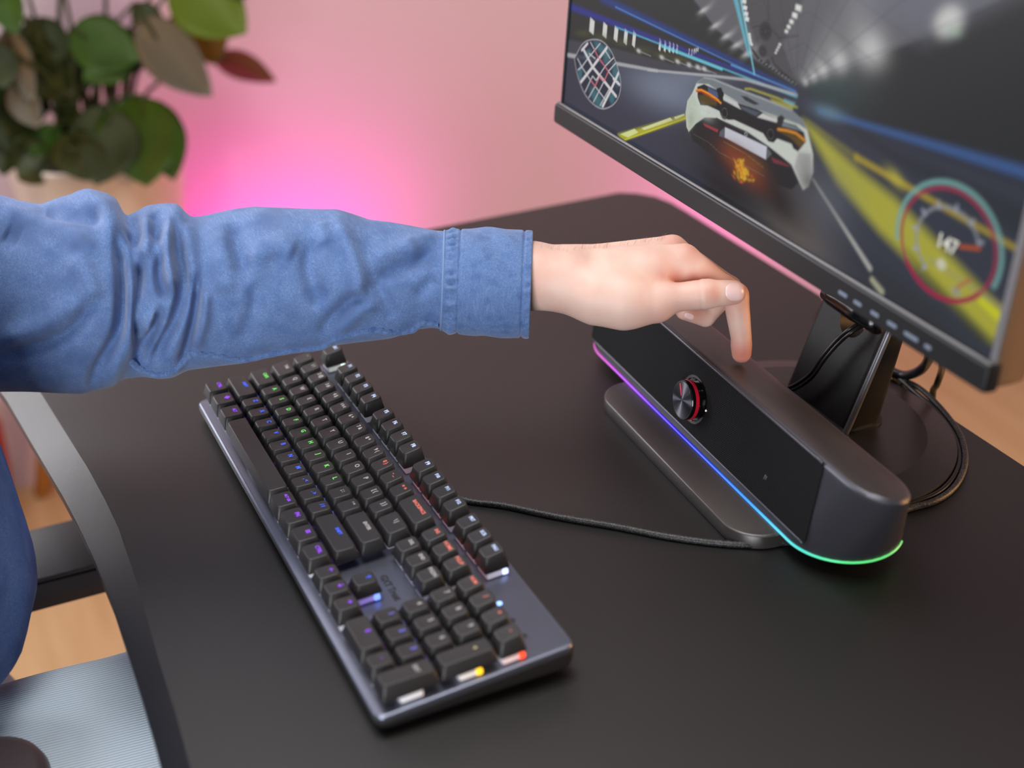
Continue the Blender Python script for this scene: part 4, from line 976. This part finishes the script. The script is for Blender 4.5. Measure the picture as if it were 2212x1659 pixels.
# ---- denim sleeve
M_denim = mat('denim', (70, 99, 152), 0.85, spec=0.2, sheen=0.2)
add_noise(M_denim, 2300, (116, 142, 186), 2, 0.3, 0.0004, 0.36, 0.7); add_noise(M_denim, 700, (118, 146, 190), 3, 0.12, 0.0005, 0.5, 0.9, (0.12, 1, 1), -65); add_noise(M_denim, 60, (62, 92, 146), 3, 0, 0.001, 0.48, 0.9)
add_noise(M_denim, 40, (78, 102, 148), 4, 0, 0.001, 0.45, 0.75)
top_c = np.array([(-420, 300), (-300, 340), (-150, 395), (-60, 412), (0, 420), (43, 433), (87, 441), (130, 425), (188, 412), (231, 417), (255, 432), (269, 468), (289, 459), (318, 443), (362, 438), (385, 440), (405, 463), (417, 469), (448, 464), (506, 452), (550, 446), (640, 450), (730, 452), (755, 460), (797, 475), (846, 480), (889, 488), (935, 498), (962, 499)], float)
bot_c = np.array([(-420, 800), (-300, 850), (-150, 860), (-60, 850), (0, 846), (87, 848), (179, 851), (246, 834), (266, 818), (304, 814), (347, 820), (373, 817), (405, 800), (521, 785), (600, 768), (640, 762), (700, 752), (720, 747), (846, 730), (904, 712), (936, 708), (962, 714)], float)
def arm_D(x): return np.interp(x, [-420, -250, 0, 300, 600, 960, 1150], [1040, 1070, 1090, 1086, 1077, 1064, 1061])
FOLDS = [  # polyline (pixels on the cloth), height mm, half width px
 ([(249, 495), (260, 562), (265, 620), (262, 683), (252, 727), (220, 785), (197, 825)], -9.0, 11), ([(255, 521), (280, 620), (284, 690), (268, 760), (248, 815)], 6.0, 15), ([(150, 405), (190, 416), (231, 467), (252, 521)], 7.0, 15),
 ([(100, 452), (160, 460), (222, 470)], -9.0, 15), ([(225, 430), (262, 500), (275, 560)], 4.0, 13),
 ([(306, 562), (300, 620), (290, 690), (299, 741)], -5.0, 9), ([(350, 545), (344, 585), (350, 623), (361, 645)], -6.0, 10), ([(366, 481), (360, 539), (366, 585), (374, 626)], 5.0, 10),
 ([(379, 478), (388, 545), (396, 603), (388, 660), (373, 707), (350, 750), (336, 778)], -8.0, 11), ([(408, 480), (412, 545), (418, 610)], 3.5, 16), ([(428, 603), (422, 675), (406, 747), (391, 785)], -5.5, 9), ([(445, 620), (440, 690), (420, 755)], 2.5, 13),
 ([(349, 675), (326, 727), (305, 756), (299, 785)], -8.0, 10), ([(330, 680), (318, 715)], 3.5, 10), ([(286, 466), (297, 501), (279, 525)], -8.0, 13), ([(335, 455), (342, 482), (330, 520)], -5.0, 14), ([(310, 470), (318, 520), (305, 560)], 4.5, 13),
 ([(506, 480), (518, 539), (534, 590)], -4.5, 17), ([(545, 560), (600, 530), (640, 545)], 3.5, 22), ([(470, 500), (480, 560), (490, 640)], 2.5, 22), ([(558, 600), (545, 680), (520, 740)], -2.0, 18),
 ([(676, 515), (667, 574), (682, 632), (700, 660)], -3.8, 19), ([(722, 462), (760, 545), (776, 605), (772, 650)], 3.6, 17), ([(690, 480), (705, 530)], 2.0, 18), ([(812, 600), (885, 573), (942, 537)], -3.4, 15), ([(800, 560), (880, 530), (945, 505)], 2.4, 16), ([(690, 724), (730, 678), (788, 628)], -3.4, 14), ([(730, 720), (770, 680), (812, 655)], 2.2, 15),
 ([(812, 600), (830, 650), (850, 690)], -2.2, 14), ([(0, 767), (87, 750), (160, 712), (200, 655)], -4.0, 15), ([(0, 735), (90, 705), (165, 650)], 2.5, 22), ([(10, 500), (40, 520)], -4.0, 22), ([(0, 450), (60, 470), (130, 500), (205, 540)], 3.0, 18), ([(150, 550), (190, 600), (200, 650)], 2.5, 22), ([(900, 640), (940, 600)], -1.5, 14), ([(875, 520), (900, 560)], 1.4, 14)]
def fold_h(X, Y):
    h = np.zeros(X.shape)
    for P, a, w in FOLDS:
        P = np.array(P, float)
        if len(P) > 2: P = spline(P, 3)
        best = np.full(X.shape, 1e9); tt = np.zeros(X.shape); n = len(P) - 1
        for i in range(n):
            p, q = P[i], P[i + 1]; pq = q - p; t = np.clip(((X - p[0]) * pq[0] + (Y - p[1]) * pq[1]) / (pq @ pq), 0, 1)
            d = np.hypot(X - p[0] - t * pq[0], Y - p[1] - t * pq[1]); m_ = d < best; best = np.where(m_, d, best); tt = np.where(m_, (i + t) / n, tt)
        fade = np.clip(np.minimum(tt, 1 - tt) * 5 + 0.25, 0, 1)
        h += 2.5 * a * fade * np.exp(-(best / w) ** 2)
    return 13.0 * np.tanh(h / 13.0)
def sleeve_mesh(xs, top, bot, skew=0.0, nfront=84, nback=36, depth=0.92, folds=True, thick=0.0):
    ph = np.r_[np.linspace(-PI / 2, PI / 2, nfront, endpoint=False), np.linspace(PI / 2, 1.5 * PI, nback, endpoint=False)]
    t_ = np.array([np.interp(x, top[:, 0], top[:, 1]) for x in xs]); b_ = np.array([np.interp(x, bot[:, 0], bot[:, 1]) for x in xs])
    k = np.ones(5) / 5
    tS = np.convolve(np.pad(t_, 2, 'edge'), k, 'valid'); bS = np.convolve(np.pad(b_, 2, 'edge'), k, 'valid'); t_, b_ = tS, bS
    cy_, hh = (t_ + b_) / 2, (b_ - t_) / 2 + thick
    D0 = arm_D(xs)
    Y = cy_[:, None] - hh[:, None] * np.sin(ph)[None]; X = np.repeat(xs[:, None], len(ph), 1) + skew * (Y - cy_[:, None])
    Z = -depth * hh[:, None] / F * D0[:, None] * np.cos(ph)[None]; Dm = D0[:, None] + Z
    if folds:
        wgt = np.clip(np.cos(ph), 0, 1) ** 0.45; h = fold_h(X, Y) * wgt[None]
        h += (np.sin(X * 0.045 + 2 * np.sin(ph * 3)[None]) * 1.6 + np.sin(X * 0.021 + ph[None] * 2) * 2) * np.clip(-np.cos(ph) + 0.15, 0, 1)[None]
        s_ = F / D0[:, None]
        Y = Y - h * np.sin(ph)[None] * s_ * 0.6; Dm = Dm - h * np.cos(ph)[None]
    P = np.stack([(X - CX) / F * Dm, (Y - CY) / F * Dm, Dm], -1)
    return P.reshape(-1, 3), len(xs), len(ph)
xs = np.r_[np.linspace(-420, -30, 40), np.arange(-24, 958, 3.6), 958]
P, n_, k_ = sleeve_mesh(xs, top_c, bot_c)
sv = from_cam(P); sf = grid_faces(n_, k_, True, True)
sleeve = part('sleeve', (sv, sf), M_denim, person, True)
# cuff: its own doubled band of cloth with a turned edge
ctop = np.array([(940, 499), (962, 497), (991, 494), (1048, 492), (1100, 494), (1150, 499)], float); cbot = np.array([(930, 708), (950, 713), (976, 719), (1034, 727), (1090, 729), (1150, 731)], float)
M_cuff = mat('denim_cuff', (70, 99, 152), 0.85, spec=0.2, sheen=0.25); add_noise(M_cuff, 2300, (112, 138, 182), 2, 0.3, 0.0004, 0.36, 0.7); add_noise(M_cuff, 800, (116, 144, 188), 3, 0.12, 0.0005, 0.5, 0.9, (1, 1, 0.12), -65); add_noise(M_cuff, 120, (60, 88, 142), 3, 0, 0.001, 0.5, 0.9)
def cuff_surface(xs, grow, amp=1.0):
    P, n, k = sleeve_mesh(xs, ctop, cbot, -0.036, 84, 36, 0.95, False, grow)
    Q = P.reshape(n, k, 3); ph = np.r_[np.linspace(-PI / 2, PI / 2, 84, endpoint=False), np.linspace(PI / 2, 1.5 * PI, 36, endpoint=False)]
    pk = (np.sin(ph * 23 + 1.3 * np.sin(ph * 7)) * 0.5 + 0.35 * np.sin(ph * 37))[None]
    xx = np.array(xs)[:, None]
    h = pk * 1.7 * np.exp(-((xx - 974) / 9.0) ** 2) + 0.6 * pk * np.exp(-((xx - 1140) / 6.0) ** 2)
    h = h - 0.8 * np.exp(-((xx - 991) / 2.2) ** 2) - 0.8 * np.exp(-((xx - 1129) / 2.2) ** 2) + 0.5 * np.sin(xx * 0.06 + ph[None] * 5) * np.exp(-((xx - 1060) / 50.0) ** 2)
    h = 1.7 * amp * h
    Q[..., 2] -= h * np.cos(ph)[None]; Q[..., 1] -= h * np.sin(ph)[None]
    return Q.reshape(-1, 3), n, k
xa = np.r_[952, 953, 955, np.arange(958, 1146, 2.0), 1146]
A, na, kc = cuff_surface(xa, 0.0); A = A.reshape(na, kc, 3)
A[0] = cuff_surface(np.array([953.0]), -9, 0)[0].reshape(kc, 3); A[1] = cuff_surface(np.array([953.0]), -2, 0)[0].reshape(kc, 3)
xin = np.r_[1147, 1146, 1135, 1100, 1040]
B_, nb_, _ = cuff_surface(xin, -5.5, 0); B_ = B_.reshape(nb_, kc, 3); B_[0] = cuff_surface(np.array([1147.5]), -2.5, 0)[0].reshape(kc, 3)
Cc = np.concatenate([A, B_]).reshape(-1, 3)
cuff = part('cuff', (from_cam(Cc), grid_faces(na + nb_, kc, True, True)), M_cuff, person, True)
# pale piping where cuff and sleeve meet
pf, _, kk_ = sleeve_mesh(np.array([956.5]), ctop, cbot, -0.036, 84, 36, 0.95, False, -0.5)
part('piping', tube(from_cam(np.vstack([pf, pf[:1]])), 0.75, 6, False), mat('pale_thread', (116, 142, 184), 0.85), person, label='pale seam line between sleeve and cuff')
# felled seam along the underside of the sleeve
seam = spline(np.array([(282, 779), (304, 796), (341, 808), (373, 800), (405, 772), (419, 764), (463, 767), (521, 776), (579, 765), (636, 755), (695, 748), (716, 734), (759, 722), (808, 712), (846, 717), (889, 712), (912, 696), (947, 700)], float), 14)
def sleeve_surface(px_, py_):
    t_ = np.interp(px_, top_c[:, 0], top_c[:, 1]); b_ = np.interp(px_, bot_c[:, 0], bot_c[:, 1]); c_ = (t_ + b_) / 2; hh = (b_ - t_) / 2
    s = np.clip((c_ - py_) / hh, -0.97, 0.97); cs = np.sqrt(1 - s * s); return arm_D(px_) - 0.92 * hh / F * arm_D(px_) * cs - fold_h(px_, py_) * cs ** 1.45
Ds = sleeve_surface(seam[:, 0], seam[:, 1]); w_ = 11.0 + 0.5 * np.sin(np.arange(len(seam)) * 0.9)
Ds = np.convolve(np.pad(Ds, 6, 'edge'), np.ones(13) / 13, 'valid')
tt_ = np.gradient(seam, axis=0); tt_ /= np.linalg.norm(tt_, axis=1)[:, None]; nn_ = np.c_[-tt_[:, 1], tt_[:, 0]]
rws = []
for q, up in ((-1.25, -0.8), (-0.95, 1.6), (-0.55, 2.8), (0, 2.2), (0.55, 2.8), (0.95, 1.6), (1.25, -0.8)):
    pp_ = seam + nn_ * (q * w_ * 0.62)[:, None]; up_ = up + (1.0 * np.sin(np.arange(len(seam)) * 0.95 + q * 2.2) if abs(q) < 0.9 else 0)
    D_ = Ds - up_; rws.append(np.c_[(pp_[:, 0] - CX) / F * D_, (pp_[:, 1] - CY) / F * D_, D_])
part('seam', (from_cam(np.concatenate(rws)), grid_faces(7, len(seam), False)), M_cuff, person, True, label='puckered double-stitched seam along the sleeve')

# ---- shirt body
sh = []
for z, a, b_, cyy in ((-90, 128, 78, -268), (-84, 134, 84, -267), (-60, 150, 100, -261), (-20, 152, 104, -258), (40, 146, 100, -260), (120, 152, 100, -266), (190, 160, 98, -274), (240, 158, 88, -282), (272, 120, 72, -286), (290, 74, 62, -288), (304, 66, 60, -288)):
    an = np.linspace(0, 2 * PI, 72, endpoint=False)
    wob = 1 + 0.012 * np.sin(an * 7 + z * 0.05) + 0.010 * np.sin(an * 13 - z * 0.03)
    hem = np.where(z < -80, 10 * np.sin(an * 2 + 0.6), 0)
    sh.append(np.c_[85 + a * wob * np.cos(an), cyy + b_ * wob * np.sin(an), z + hem])
shr = [sh[0] * 1]
shin = sh[0].copy(); shin[:, :2] = (shin[:, :2] - (85, -262)) * 0.96 + (85, -262); shin[:, 2] += 4
dense = [shin] + list(np.array([[spline(np.array([s_[i] for s_ in sh]), 4)] for i in range(72)])[:, 0].transpose(1, 0, 2))
M_shirt = mat('denim_shirt', (74, 106, 170), 0.88, spec=0.15); add_noise(M_shirt, 800, (94, 126, 188), 3, 0.2, 0.0005, 0.42, 0.66); add_noise(M_shirt, 30, (60, 88, 150), 4, 0, 0.001, 0.42, 0.75)
part('shirt', (np.concatenate(dense), grid_faces(len(dense), 72)), M_shirt, person, True)
part('sleeve', limb([(110, -285, 195), (180, -298, 196), (218, -330, 150), (248, -370, 90), (282, -418, 15), (304, -434, -90), (310, -430, -190), (311, -429, -215)], [66, 74, 70, 66, 60, 52, 42, 40], 28), M_shirt, person, True)
hemp = dense[1][np.r_[0:72, 0]] + (0, 0, 6); part('hem', tube((hemp - (85, -262, 0)) * (1.008, 1.008, 1) + (85, -262, 0), 2.2, 6, False), M_shirt, person, True)
sst = from_cam(sv_first) if False else sv[:k_].mean(0)
snx = sv[20 * k_:21 * k_].mean(0)
part('shoulder', limb([(70, -285, 195), (-5, -292, 205), sst, snx], [64, 76, 84, 70], 32), M_shirt, person, True)
# ---- jeans: the right thigh forward under the desk, the left leg down
M_jeans = mat('pale_jeans', (176, 192, 206), 0.9, spec=0.15)
N, L, b = nodes(M_jeans); tcj = N.new('ShaderNodeTexCoord'); wj = N.new('ShaderNodeTexWave'); wj.bands_direction = 'X'; wj.inputs['Scale'].default_value = 175; wj.inputs['Distortion'].default_value = 0.6; wj.inputs['Detail'].default_value = 1; wj.inputs['Detail Scale'].default_value = 1.5
mpj = N.new('ShaderNodeMapping'); mpj.inputs['Rotation'].default_value = (0, math.radians(-45), 0.05); L.new(tcj.outputs['Object'], mpj.inputs['Vector']); L.new(mpj.outputs['Vector'], wj.inputs['Vector'])
mj = N.new('ShaderNodeMix'); mj.data_type = 'RGBA'; mj.inputs[6].default_value = (*lin((160, 178, 196)), 1); mj.inputs[7].default_value = (*lin((200, 212, 222)), 1); L.new(wj.outputs['Fac'], mj.inputs[0]); L.new(mj.outputs[2], b.inputs['Base Color'])
bj = N.new('ShaderNodeBump'); bj.inputs['Strength'].default_value = 0.35; bj.inputs['Distance'].default_value = 0.0006; L.new(wj.outputs['Fac'], bj.inputs['Height']); L.new(bj.outputs['Normal'], b.inputs['Normal'])
def leg(pts, rs, n=40):
    p = spline(np.array(pts, float), 8); r = np.interp(np.linspace(0, 1, len(p)), np.linspace(0, 1, len(rs)), rs); v, f = tube(p, r, n)
    m_ = len(p); Q = v[:m_ * n].reshape(m_, n, 3); c_ = Q.mean(1, keepdims=True); a = np.arange(n) / n * 2 * PI; s = np.arange(m_)[:, None]
    Q[:] = c_ + (Q - c_) * (1 + 0.025 * np.sin(a[None] * 3 + s * 0.45) + 0.012 * np.sin(a[None] * 8 - s * 0.9))[..., None]
    return v, f
part('jeans', join([leg([(165, -330, -195), (170, -250, -190), (172, -140, -188), (172, 20, -190), (170, 130, -200), (168, 168, -260), (166, 160, -420), (164, 140, -600), (164, 140, -690)], [92, 90, 82, 78, 74, 74, 66, 58, 56]),
    leg([(20, -330, -200), (5, -270, -235), (-6, -250, -330), (-10, -262, -480), (-12, -290, -690)], [88, 84, 76, 66, 56])]), M_jeans, person, True)
for x, y in ((164, 170), (-12, -262)): part('shoe', rbox(96, 260, 70, 40, 18, 8, (x, y + 10, -ZD + 2)), M_blacksoft, person, True)

# ------------------------------------------------------------------ chair
chair = empty('office_chair', V((90, -300, -ZD)), 'black office chair with padded armrests in front of the desk', 'chair')
M_pad = mat('armrest_pad', (66, 56, 56), 0.42, spec=0.5)
part('armrest', rbox(92, 235, 30, 40, 10, 10, (258, -296, -118)), M_pad, chair, True)
part('armrest', join([rbox(82, 150, 26, 3, 2, 3, (-54, -150, -158)), rbox(80, 150, 5, 3, 1.5, 3, (-54, -150, -131.5))]), M_steel, chair, True, 35, label='flat boxy armrest')
for x, y in ((262, -330), (-60, -208)): part('arm_post', rbox(36, 26, 190, 8, 2, 3, (x, y, -340 if x > 0 else -348)), M_blackplastic, chair, True, 35)
part('seat', rbox(480, 460, 80, 60, 25, 8, (95, -400, -380)), M_blacksoft, chair, True, 40)
part('backrest', rbox(440, 70, 560, 30, 20, 6, (95, -640, -250)), M_blacksoft, chair, True, 40)
part('column', lathe([(30, 0), (30, 230), (24, 230), (24, 290)], 24, (95, -440, -670)), M_steel, chair, True, 35)
for k in range(5):
    a = k * 2 * PI / 5 + 0.9; d_ = np.array([math.cos(a), math.sin(a), 0])
    part('base_leg', tube([np.array([95, -440, -655]) + d_ * s for s in (10, 150, 300)], [26, 22, 16], 10), M_steel, chair)
    part('caster', xform(lathe([(24, -14), (28, -10), (28, 10), (24, 14)], 20), [[0, 0, 1], [0, 1, 0], [-1, 0, 0]], np.array([95, -440, -ZD + 29]) + d_ * 295), M_blackplastic, chair, True, 40)

# ------------------------------------------------------------------ plant on its stool
M_wood = mat('stool_wood', (196, 134, 62), 0.5); add_noise(M_wood, 14, (168, 104, 40), 4, 0, 0.001, 0.3, 0.7, (4, 4, 0.4))
stool = empty('plant_stool', V((-1075, 92, -ZD)), 'round wooden stool with splayed tapering legs under the potted plant', 'stool')
part('seat', lathe([(138, 0), (150, 4), (152, 14), (148, 24), (140, 26)], 56, (-1075, 92, -352)), M_wood, stool, True, 30)
for ex_, ey_, tx_, ty_ in ((-1188, -78, -1150, 10), (-1120, 250, -1095, 190), (-1190, 190, -1150, 150)):
    part('leg', tube([(tx_, ty_, -350), ((ex_ + tx_) / 2, (ey_ + ty_) / 2, -545), (ex_, ey_, -ZD + 4)], [21, 19, 13], 16), M_wood, stool)
M_bask = mat('red_felt', (150, 48, 34), 0.95)
bk = empty('basket', V((-1195, -190, -ZD)), 'red felt basket on the floor beside the plant stool', 'basket')
part('body', lathe([(70, 0), (76, 4), (84, 120), (86, 190), (83, 192), (80, 186), (72, 14), (0.5, 12)], 40, (-1120, -205, -ZD)), M_bask, bk, True, 40)
for s in (-1, 1):
    part('handle', tube(spline([(-1120 + s * 84, -225, -ZD + 165), (-1120 + s * 92, -215, -ZD + 215), (-1120 + s * 92, -195, -ZD + 215), (-1120 + s * 84, -185, -ZD + 165)], 6), 5, 8), M_bask, bk)

plant = empty('potted_plant', V((-1075, 92, -326)), 'leafy green potted plant in a pale round pot against the pink wall', 'plant')
M_pot = mat('pale_ceramic', (226, 206, 192), 0.45)
part('pot', lathe([(92, 0), (98, 3), (124, 150), (130, 214), (132, 222), (129, 226), (125, 222), (121, 206), (112, 190), (1, 190)], 64, (-1075, 92, -326)), M_pot, plant, True, 35)
part('soil', lathe([(117, 0), (112, 5), (60, 9), (1, 10)], 40, (-1075, 92, -330 + 202)), mat('soil', (52, 38, 28), 0.95), plant)
M_leaf = mat('leaf_green', (44, 72, 8), 0.5, spec=0.3); add_noise(M_leaf, 18, (58, 88, 14), 3, 0, 0.001, 0.35, 0.7)
M_leafd = mat('leaf_dark', (38, 48, 12), 0.5, spec=0.35); add_noise(M_leafd, 18, (58, 64, 26), 3, 0, 0.001, 0.35, 0.7)
M_leafy = mat('leaf_bright', (88, 108, 6), 0.5, spec=0.3)
M_leafg = mat('leaf_greyish', (98, 92, 76), 0.42, spec=0.55)  # greyish tone puts the glare on the leaf into its colour
M_leafo = mat('leaf_olive', (128, 96, 28), 0.45); add_noise(M_leafo, 14, (96, 104, 30), 3, 0, 0.001, 0.35, 0.7)
M_leafb = mat('leaf_brown', (108, 58, 36), 0.5)
for m_ in (M_leaf, M_leafo):
    N, L, b = nodes(m_); b.inputs['Transmission Weight'].default_value = 0.0
def leaf(px0, py0, px1, py1, wpx, x0, x1, m, curl=0.18, twist=0.0, cup=0.25, tipw=1.0):
    """blade from base (px0, py0) to tip; x0, x1 are the real depths of its two ends along the room"""
    A, B = atx(px0, py0, x0), atx(px1, py1, x1); ln = np.linalg.norm(B - A); ax_ = (B - A) / ln
    view = (A + B) / 2 - CAMP; view /= np.linalg.norm(view)
    sd = np.cross(ax_, view); sd /= np.linalg.norm(sd); nr_ = np.cross(sd, ax_)
    sd = sd * math.cos(twist) + nr_ * math.sin(twist); nr_ = np.cross(sd, ax_)
    wid = wpx * np.linalg.norm((A + B) / 2 - CAMP) / F / 2
    n, k = 13, 9; v = []
    for th_ in (0.0, -0.9):
        for i in range(n):
            t = i / (n - 1); w = wid * (math.sin(PI * t ** 0.8) ** 0.75 if 0 < t < 1 else 0.03) * (1 - 0.25 * t * (tipw < 1))
            for j in range(k):
                s = 2 * j / (k - 1) - 1
                v.append(A + ax_ * ln * t + sd * w * s + nr_ * (curl * ln * (t - t * t) * 2 - cup * w * (abs(s) ** 1.5) * -1 + 0.03 * wid * math.sin(7 * t + 3 * s) + th_))
    f = grid_faces(n, k, False) + [tuple(q + n * k for q in ff[::-1]) for ff in grid_faces(n, k, False)]
    rim = [j for j in range(k)] + [i * k + k - 1 for i in range(1, n)] + [(n - 1) * k + j for j in range(k - 2, -1, -1)] + [i * k for i in range(n - 2, 0, -1)]
    f += [(rim[i], rim[(i + 1) % len(rim)], rim[(i + 1) % len(rim)] + n * k, rim[i] + n * k) for i in range(len(rim))]
    part('leaf', (v, f), m, plant)
    # petiole from the leaf base to the middle of the pot
    root_ = np.array([-1075 + rng.uniform(-40, 40), 92 + rng.uniform(-45, 45), -125.0])
    mid_ = (A + root_) / 2 + np.array([0, (A[1] - root_[1]) * -0.15, 25])
    part('stem', tube(spline([root_, mid_, A, A + ax_ * ln * 0.25], 5), np.linspace(4.2, 1.6, 16), 7), M_leafd, plant)
LEAVES = [
 (70, 110, 40, 230, 110, -1060, -1040, M_leafd), (150, 90, 220, 170, 110, -1090, -1070, M_leaf), (20, 220, 60, 330, 80, -1060, -1050, M_leaf), (240, 70, 290, 160, 120, -1060, -1050, M_leafd), (100, 340, 40, 390, 70, -990, -970, M_leafd), (-20, 90, 10, 190, 80, -1000, -980, M_leafd), (150, 320, 230, 385, 90, -940, -925, M_leafd),
 (372, -60, 532, 72, 150, -1060, -1000, M_leafy), (400, 10, 470, 140, 120, -1100, -1085, M_leafo), (462, 122, 596, 176, 62, -1120, -1110, M_leafb),
 (300, 40, 458, 208, 118, -1030, -1000, M_leafg), (284, 12, 360, 66, 60, -1060, -1040, M_leafd), (150, 66, 300, 130, 118, -1040, -1010, M_leaf), (126, 80, 190, 196, 130, -1080, -1060, M_leafd),
 (196, 60, 310, 150, 70, -1100, -1090, M_leafd), (300, 205, 316, 402, 185, -945, -920, M_leaf), (325, 222, 376, 390, 100, -960, -935, M_leaf), (236, 226, 208, 400, 150, -950, -925, M_leafd),
 (160, 280, 190, 392, 120, -950, -935, M_leafd), (240, 40, 210, 172, 150, -1050, -1030, M_leafd), (290, 90, 180, 176, 90, -1040, -1020, M_leaf), (60, 40, 130, 150, 100, -1070, -1050, M_leafd), (130, 130, 90, 215, 110, -1050, -1040, M_leafd), (40, 300, 90, 380, 80, -1000, -990, M_leafd), (350, 60, 430, 190, 70, -1090, -1070, M_leafg), (124, 270, 70, 342, 60, -1020, -990, M_leaf), (12, 60, 70, 220, 70, -1020, -1000, M_leafg), (66, 66, 60, 210, 110, -1060, -1060, M_leafd),
 (30, 178, 84, 276, 66, -1010, -990, M_leafg), (-8, -40, 36, 74, 70, -980, -960, M_leaf), (-10, 180, 28, 330, 80, -1040, -1010, M_leafd), (20, 280, 6, 380, 70, -1030, -1010, M_leafd), (110, 300, 150, 372, 80, -1090, -1080, M_leafd),
 (100, 180, 40, 300, 60, -1100, -1090, M_leafd), (180, 300, 270, 360, 70, -1010, -1000, M_leafd), (-60, 60, -20, 260, 90, -1030, -1010, M_leaf), (420, -90, 560, -20, 120, -1040, -1010, M_leaf), (120, -120, 230, -40, 110, -1060, -1040, M_leaf), (240, -150, 340, -60, 100, -1080, -1060, M_leafd), (30, -120, 110, -60, 90, -1060, -1040, M_leafd)]
for q in LEAVES: leaf(*q, curl=rng.uniform(0.05, 0.16), twist=rng.uniform(-0.35, 0.35), cup=rng.uniform(0.1, 0.3))
for x, y in ((129, 0), (145, 250), (205, 200)):
    part('stem', tube(spline([(-1075, 80, -125), atx(x, 330, -1070), atx(x, y, -1065), atx(x + 6, y - 120, -1065)], 6), np.linspace(6, 3, 19), 8), M_leafd, plant)
